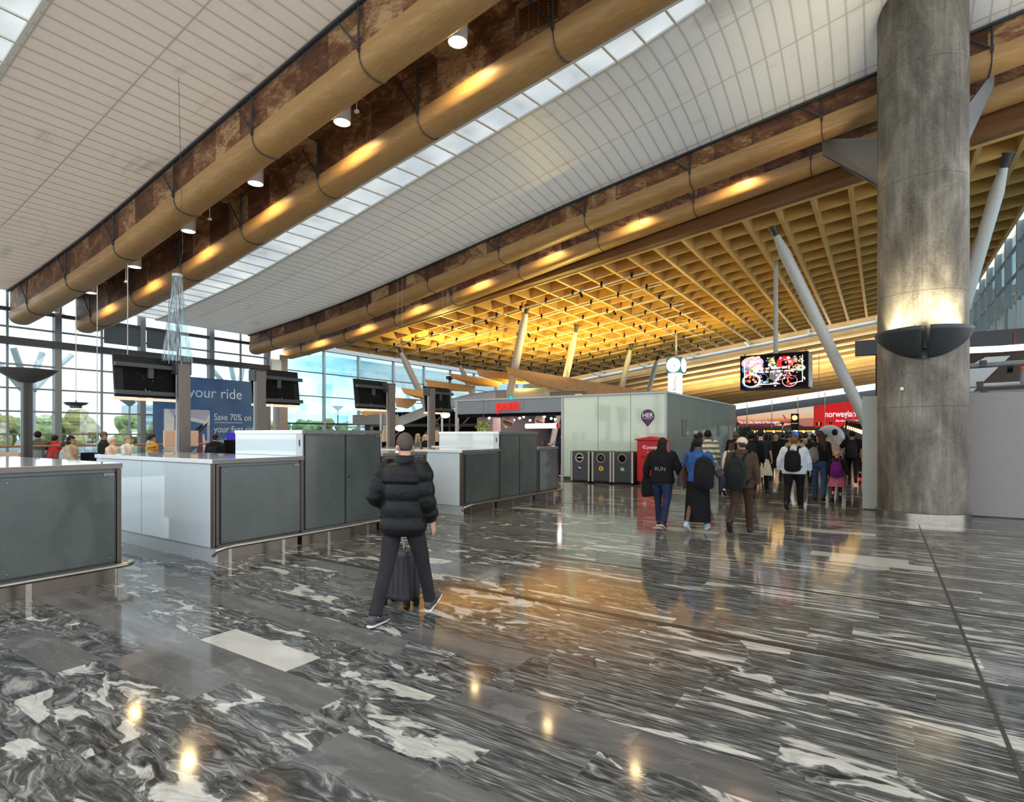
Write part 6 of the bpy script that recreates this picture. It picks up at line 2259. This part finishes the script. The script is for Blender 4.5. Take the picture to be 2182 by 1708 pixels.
r15, J15, H15 = walker(1816, 19.3, 1.86, 'man in a black tee shirt and black trousers close to the hoarding', (18, 18, 20), (15, 15, 17), (24, 22, 20), 'tan', (22, 20, 18), 'short', topkind='tee', sleeve=.45, wide=1.15, arms=dict(L=(10, 30, 12), R=(-6, 10, 12)), legs=WALK_L)
backpack(r15, J15, 'flat dark grey backpack on the man close to the hoarding', (36, 37, 38), w=.3, h=.52, dep=.14)
walker(1840, 21.6, 1.72, 'woman with long fair brown hair half hidden by the pale hoarding', (170, 160, 150), (30, 30, 34), (200, 200, 200), 'pale', (134, 100, 76), 'long')
r17, J17, H17 = walker(1716, 18.4, 1.80, 'man in a tan jacket with a dark backpack between two women', (140, 122, 98), (34, 32, 32), (30, 30, 30), 'pale', (48, 38, 32), 'short', wide=1.15)
backpack(r17, J17, 'black backpack on the man in the tan jacket', (26, 25, 26), w=.36, h=.46)
walker(1694, 17.2, 1.74, 'person with auburn hair and tan coat mostly hidden by the one in the pale shirt', (150, 134, 104), (24, 24, 26), BLK, 'pale', (110, 76, 54), 'short', topkind='coat', wide=1.25)
far = [(1668, 27.0, 1.76, (40, 42, 50), 'short', 'dark blue jacket'), (1706, 25.5, 1.72, (60, 54, 50), 'beanie', 'brown jacket and grey knitted hat'), (1731, 28.0, 1.78, (90, 84, 80), 'short', 'grey jacket'),
       (1641, 30.0, 1.70, (120, 110, 100), 'long', 'pale brown coat'), (1611, 27.0, 1.74, (44, 40, 40), 'bob', 'dark brown coat'), (1584, 26.0, 1.66, (140, 60, 56), 'short', 'dull red jacket'),
       (1738, 23.0, 1.70, (30, 32, 36), 'bob', 'black jacket and bobbed hair'), (1760, 29.0, 1.75, (80, 92, 110), 'cap', 'blue jacket and dark cap'), (1680, 33.0, 1.74, (170, 166, 160), 'short', 'off white jacket'),
       (1806, 27.5, 1.72, (52, 58, 66), 'long', 'slate jacket and long hair')]
for k, (px, d, H, c, hr, desc) in enumerate(far):
    walker(px, d, H, 'distant passenger in a %s among the far crowd' % desc, c, (30 + 4 * k, 32, 38), (30, 30, 30), ('pale', 'tan', 'brown')[k % 3], ((30, 26, 24), (84, 60, 44), (52, 50, 50))[k % 3], hr,
           legs=(WALK_L, WALK_R)[k % 2], vox=.026, group='distant crowd at the desks')

# ---- travellers along the glazed front, partly hidden by the counters
LN = dict(L=(38, 6, 50), R=(40, 8, 45))
r, J, H_ = walker(79, 16.8, 1.80, 'person in a grey green jacket leaning on the handrail by the pillar', (84, 88, 82), (50, 60, 80), BLK, 'tan', (20, 18, 18), 'short', rz=R(60), legs=STAND, arms=LN, lean=8, vox=.019)
walker(106, 17.0, 1.68, 'person in a bright red hoodie bent over the handrail', (206, 40, 42), (40, 40, 50), BLK, 'tan', (24, 20, 20), 'short', rz=R(15), legs=STAND, arms=LN, lean=17, topkind='hoodie', hood=True, vox=.019)
walker(150, 14.6, 1.67, 'woman with black bobbed hair in a beige jacket behind the near counter', (176, 162, 144), (60, 60, 66), BLK, 'tan', (26, 22, 24), 'bob', rz=R(-40), legs=STAND, vox=.017, wide=1.05)
walker(137, 16.2, 1.5, 'person in a pale grey top mostly hidden behind the beige jacket', (196, 198, 200), (70, 70, 76), BLK, 'pale', (60, 56, 52), 'short', rz=R(-20), legs=STAND, vox=.019)
walker(220, 16.4, 1.78, 'man in a dark green coat and grey cap by the glazing', (34, 40, 38), (40, 42, 46), BLK, 'tan', (92, 86, 80), 'cap', rz=R(-20), legs=STAND, turn=-40, vox=.019, topkind='coat')
walker(238, 14.4, 1.64, 'elderly person with white hair in a cream shirt jacket', (216, 196, 176), (90, 84, 80), BLK, 'pale', (208, 204, 198), 'short', rz=R(-50), legs=STAND, vox=.017)
r, J, H_ = walker(271, 15.8, 1.67, 'grey haired woman in a white top by the glazing', (222, 222, 218), (60, 60, 66), BLK, 'pale', (150, 144, 138), 'short', rz=R(-60), legs=STAND, vox=.019, topkind='shirt')
t = carry(r, 'handbag', 'dark grey handbag on the grey haired woman in white', 'bag', 'shoulder bags')
c = J['ln'](1.02) + Vector((-.22, -.08, 0))
MB().rings([(c + Vector((0, 0, -.12)), .10, .16), (c, .09, .18), (c + Vector((0, 0, .1)), .04, .16)], 14, up=(1, 0, 0)).build('bag', fab((52, 50, 54)), t, smooth=True)
MB().tube([c + Vector((0, -.12, .08)), J['shL'] + Vector((.03, 0, .07)), c + Vector((0, .12, .08))], .014, 8).build('bag_strap', fab((40, 38, 42)), t, smooth=True)
r, J, H_ = walker(323, 16.0, 1.71, 'man in a mustard padded vest by the blue advert', (196, 160, 78), (50, 50, 60), BLK, 'tan', (26, 22, 22), 'short', rz=R(-30), legs=STAND, vox=.013, topkind='puffer', sleeve=.12)
r, J, H_ = walker(458, 16.6, 1.71, 'person in a black and white jacket and black cap before the advert', (24, 26, 30), (40, 40, 46), BLK, 'pale', (18, 18, 20), 'cap', rz=R(45), legs=STAND, vox=.019, topkind='hoodie', hood=True)
backpack(r, J, 'slim black backpack on the person in the black cap before the advert', (20, 26, 34), w=.28, h=.42, dep=.13)
# ---- guests by the cafe
walker(906, 21.8, 1.70, 'blonde woman in black seated side looking at the cafe', (22, 22, 24), BLK, BLK, 'pale', (206, 178, 128), 'long', rz=R(-75), legs=STAND, vox=.021)
walker(890, 23.0, 1.74, 'person with grey hair and pale scarf behind the blonde woman', (120, 118, 112), BLK, BLK, 'pale', (168, 162, 150), 'long', rz=R(-30), legs=STAND, vox=.023)
walker(753, 20.5, 1.68, 'grey haired person beyond the tall doors of the middle counter', (40, 40, 46), BLK, BLK, 'pale', (150, 146, 140), 'short', rz=R(-60), legs=STAND, vox=.021)
walker(1197, 22.3, 1.62, 'person with long dark hair in navy leaning at the cafe edge', (40, 38, 62), (44, 40, 44), BLK, 'tan', (40, 28, 26), 'long', rz=R(40), legs=STAND, lean=10, vox=.021)
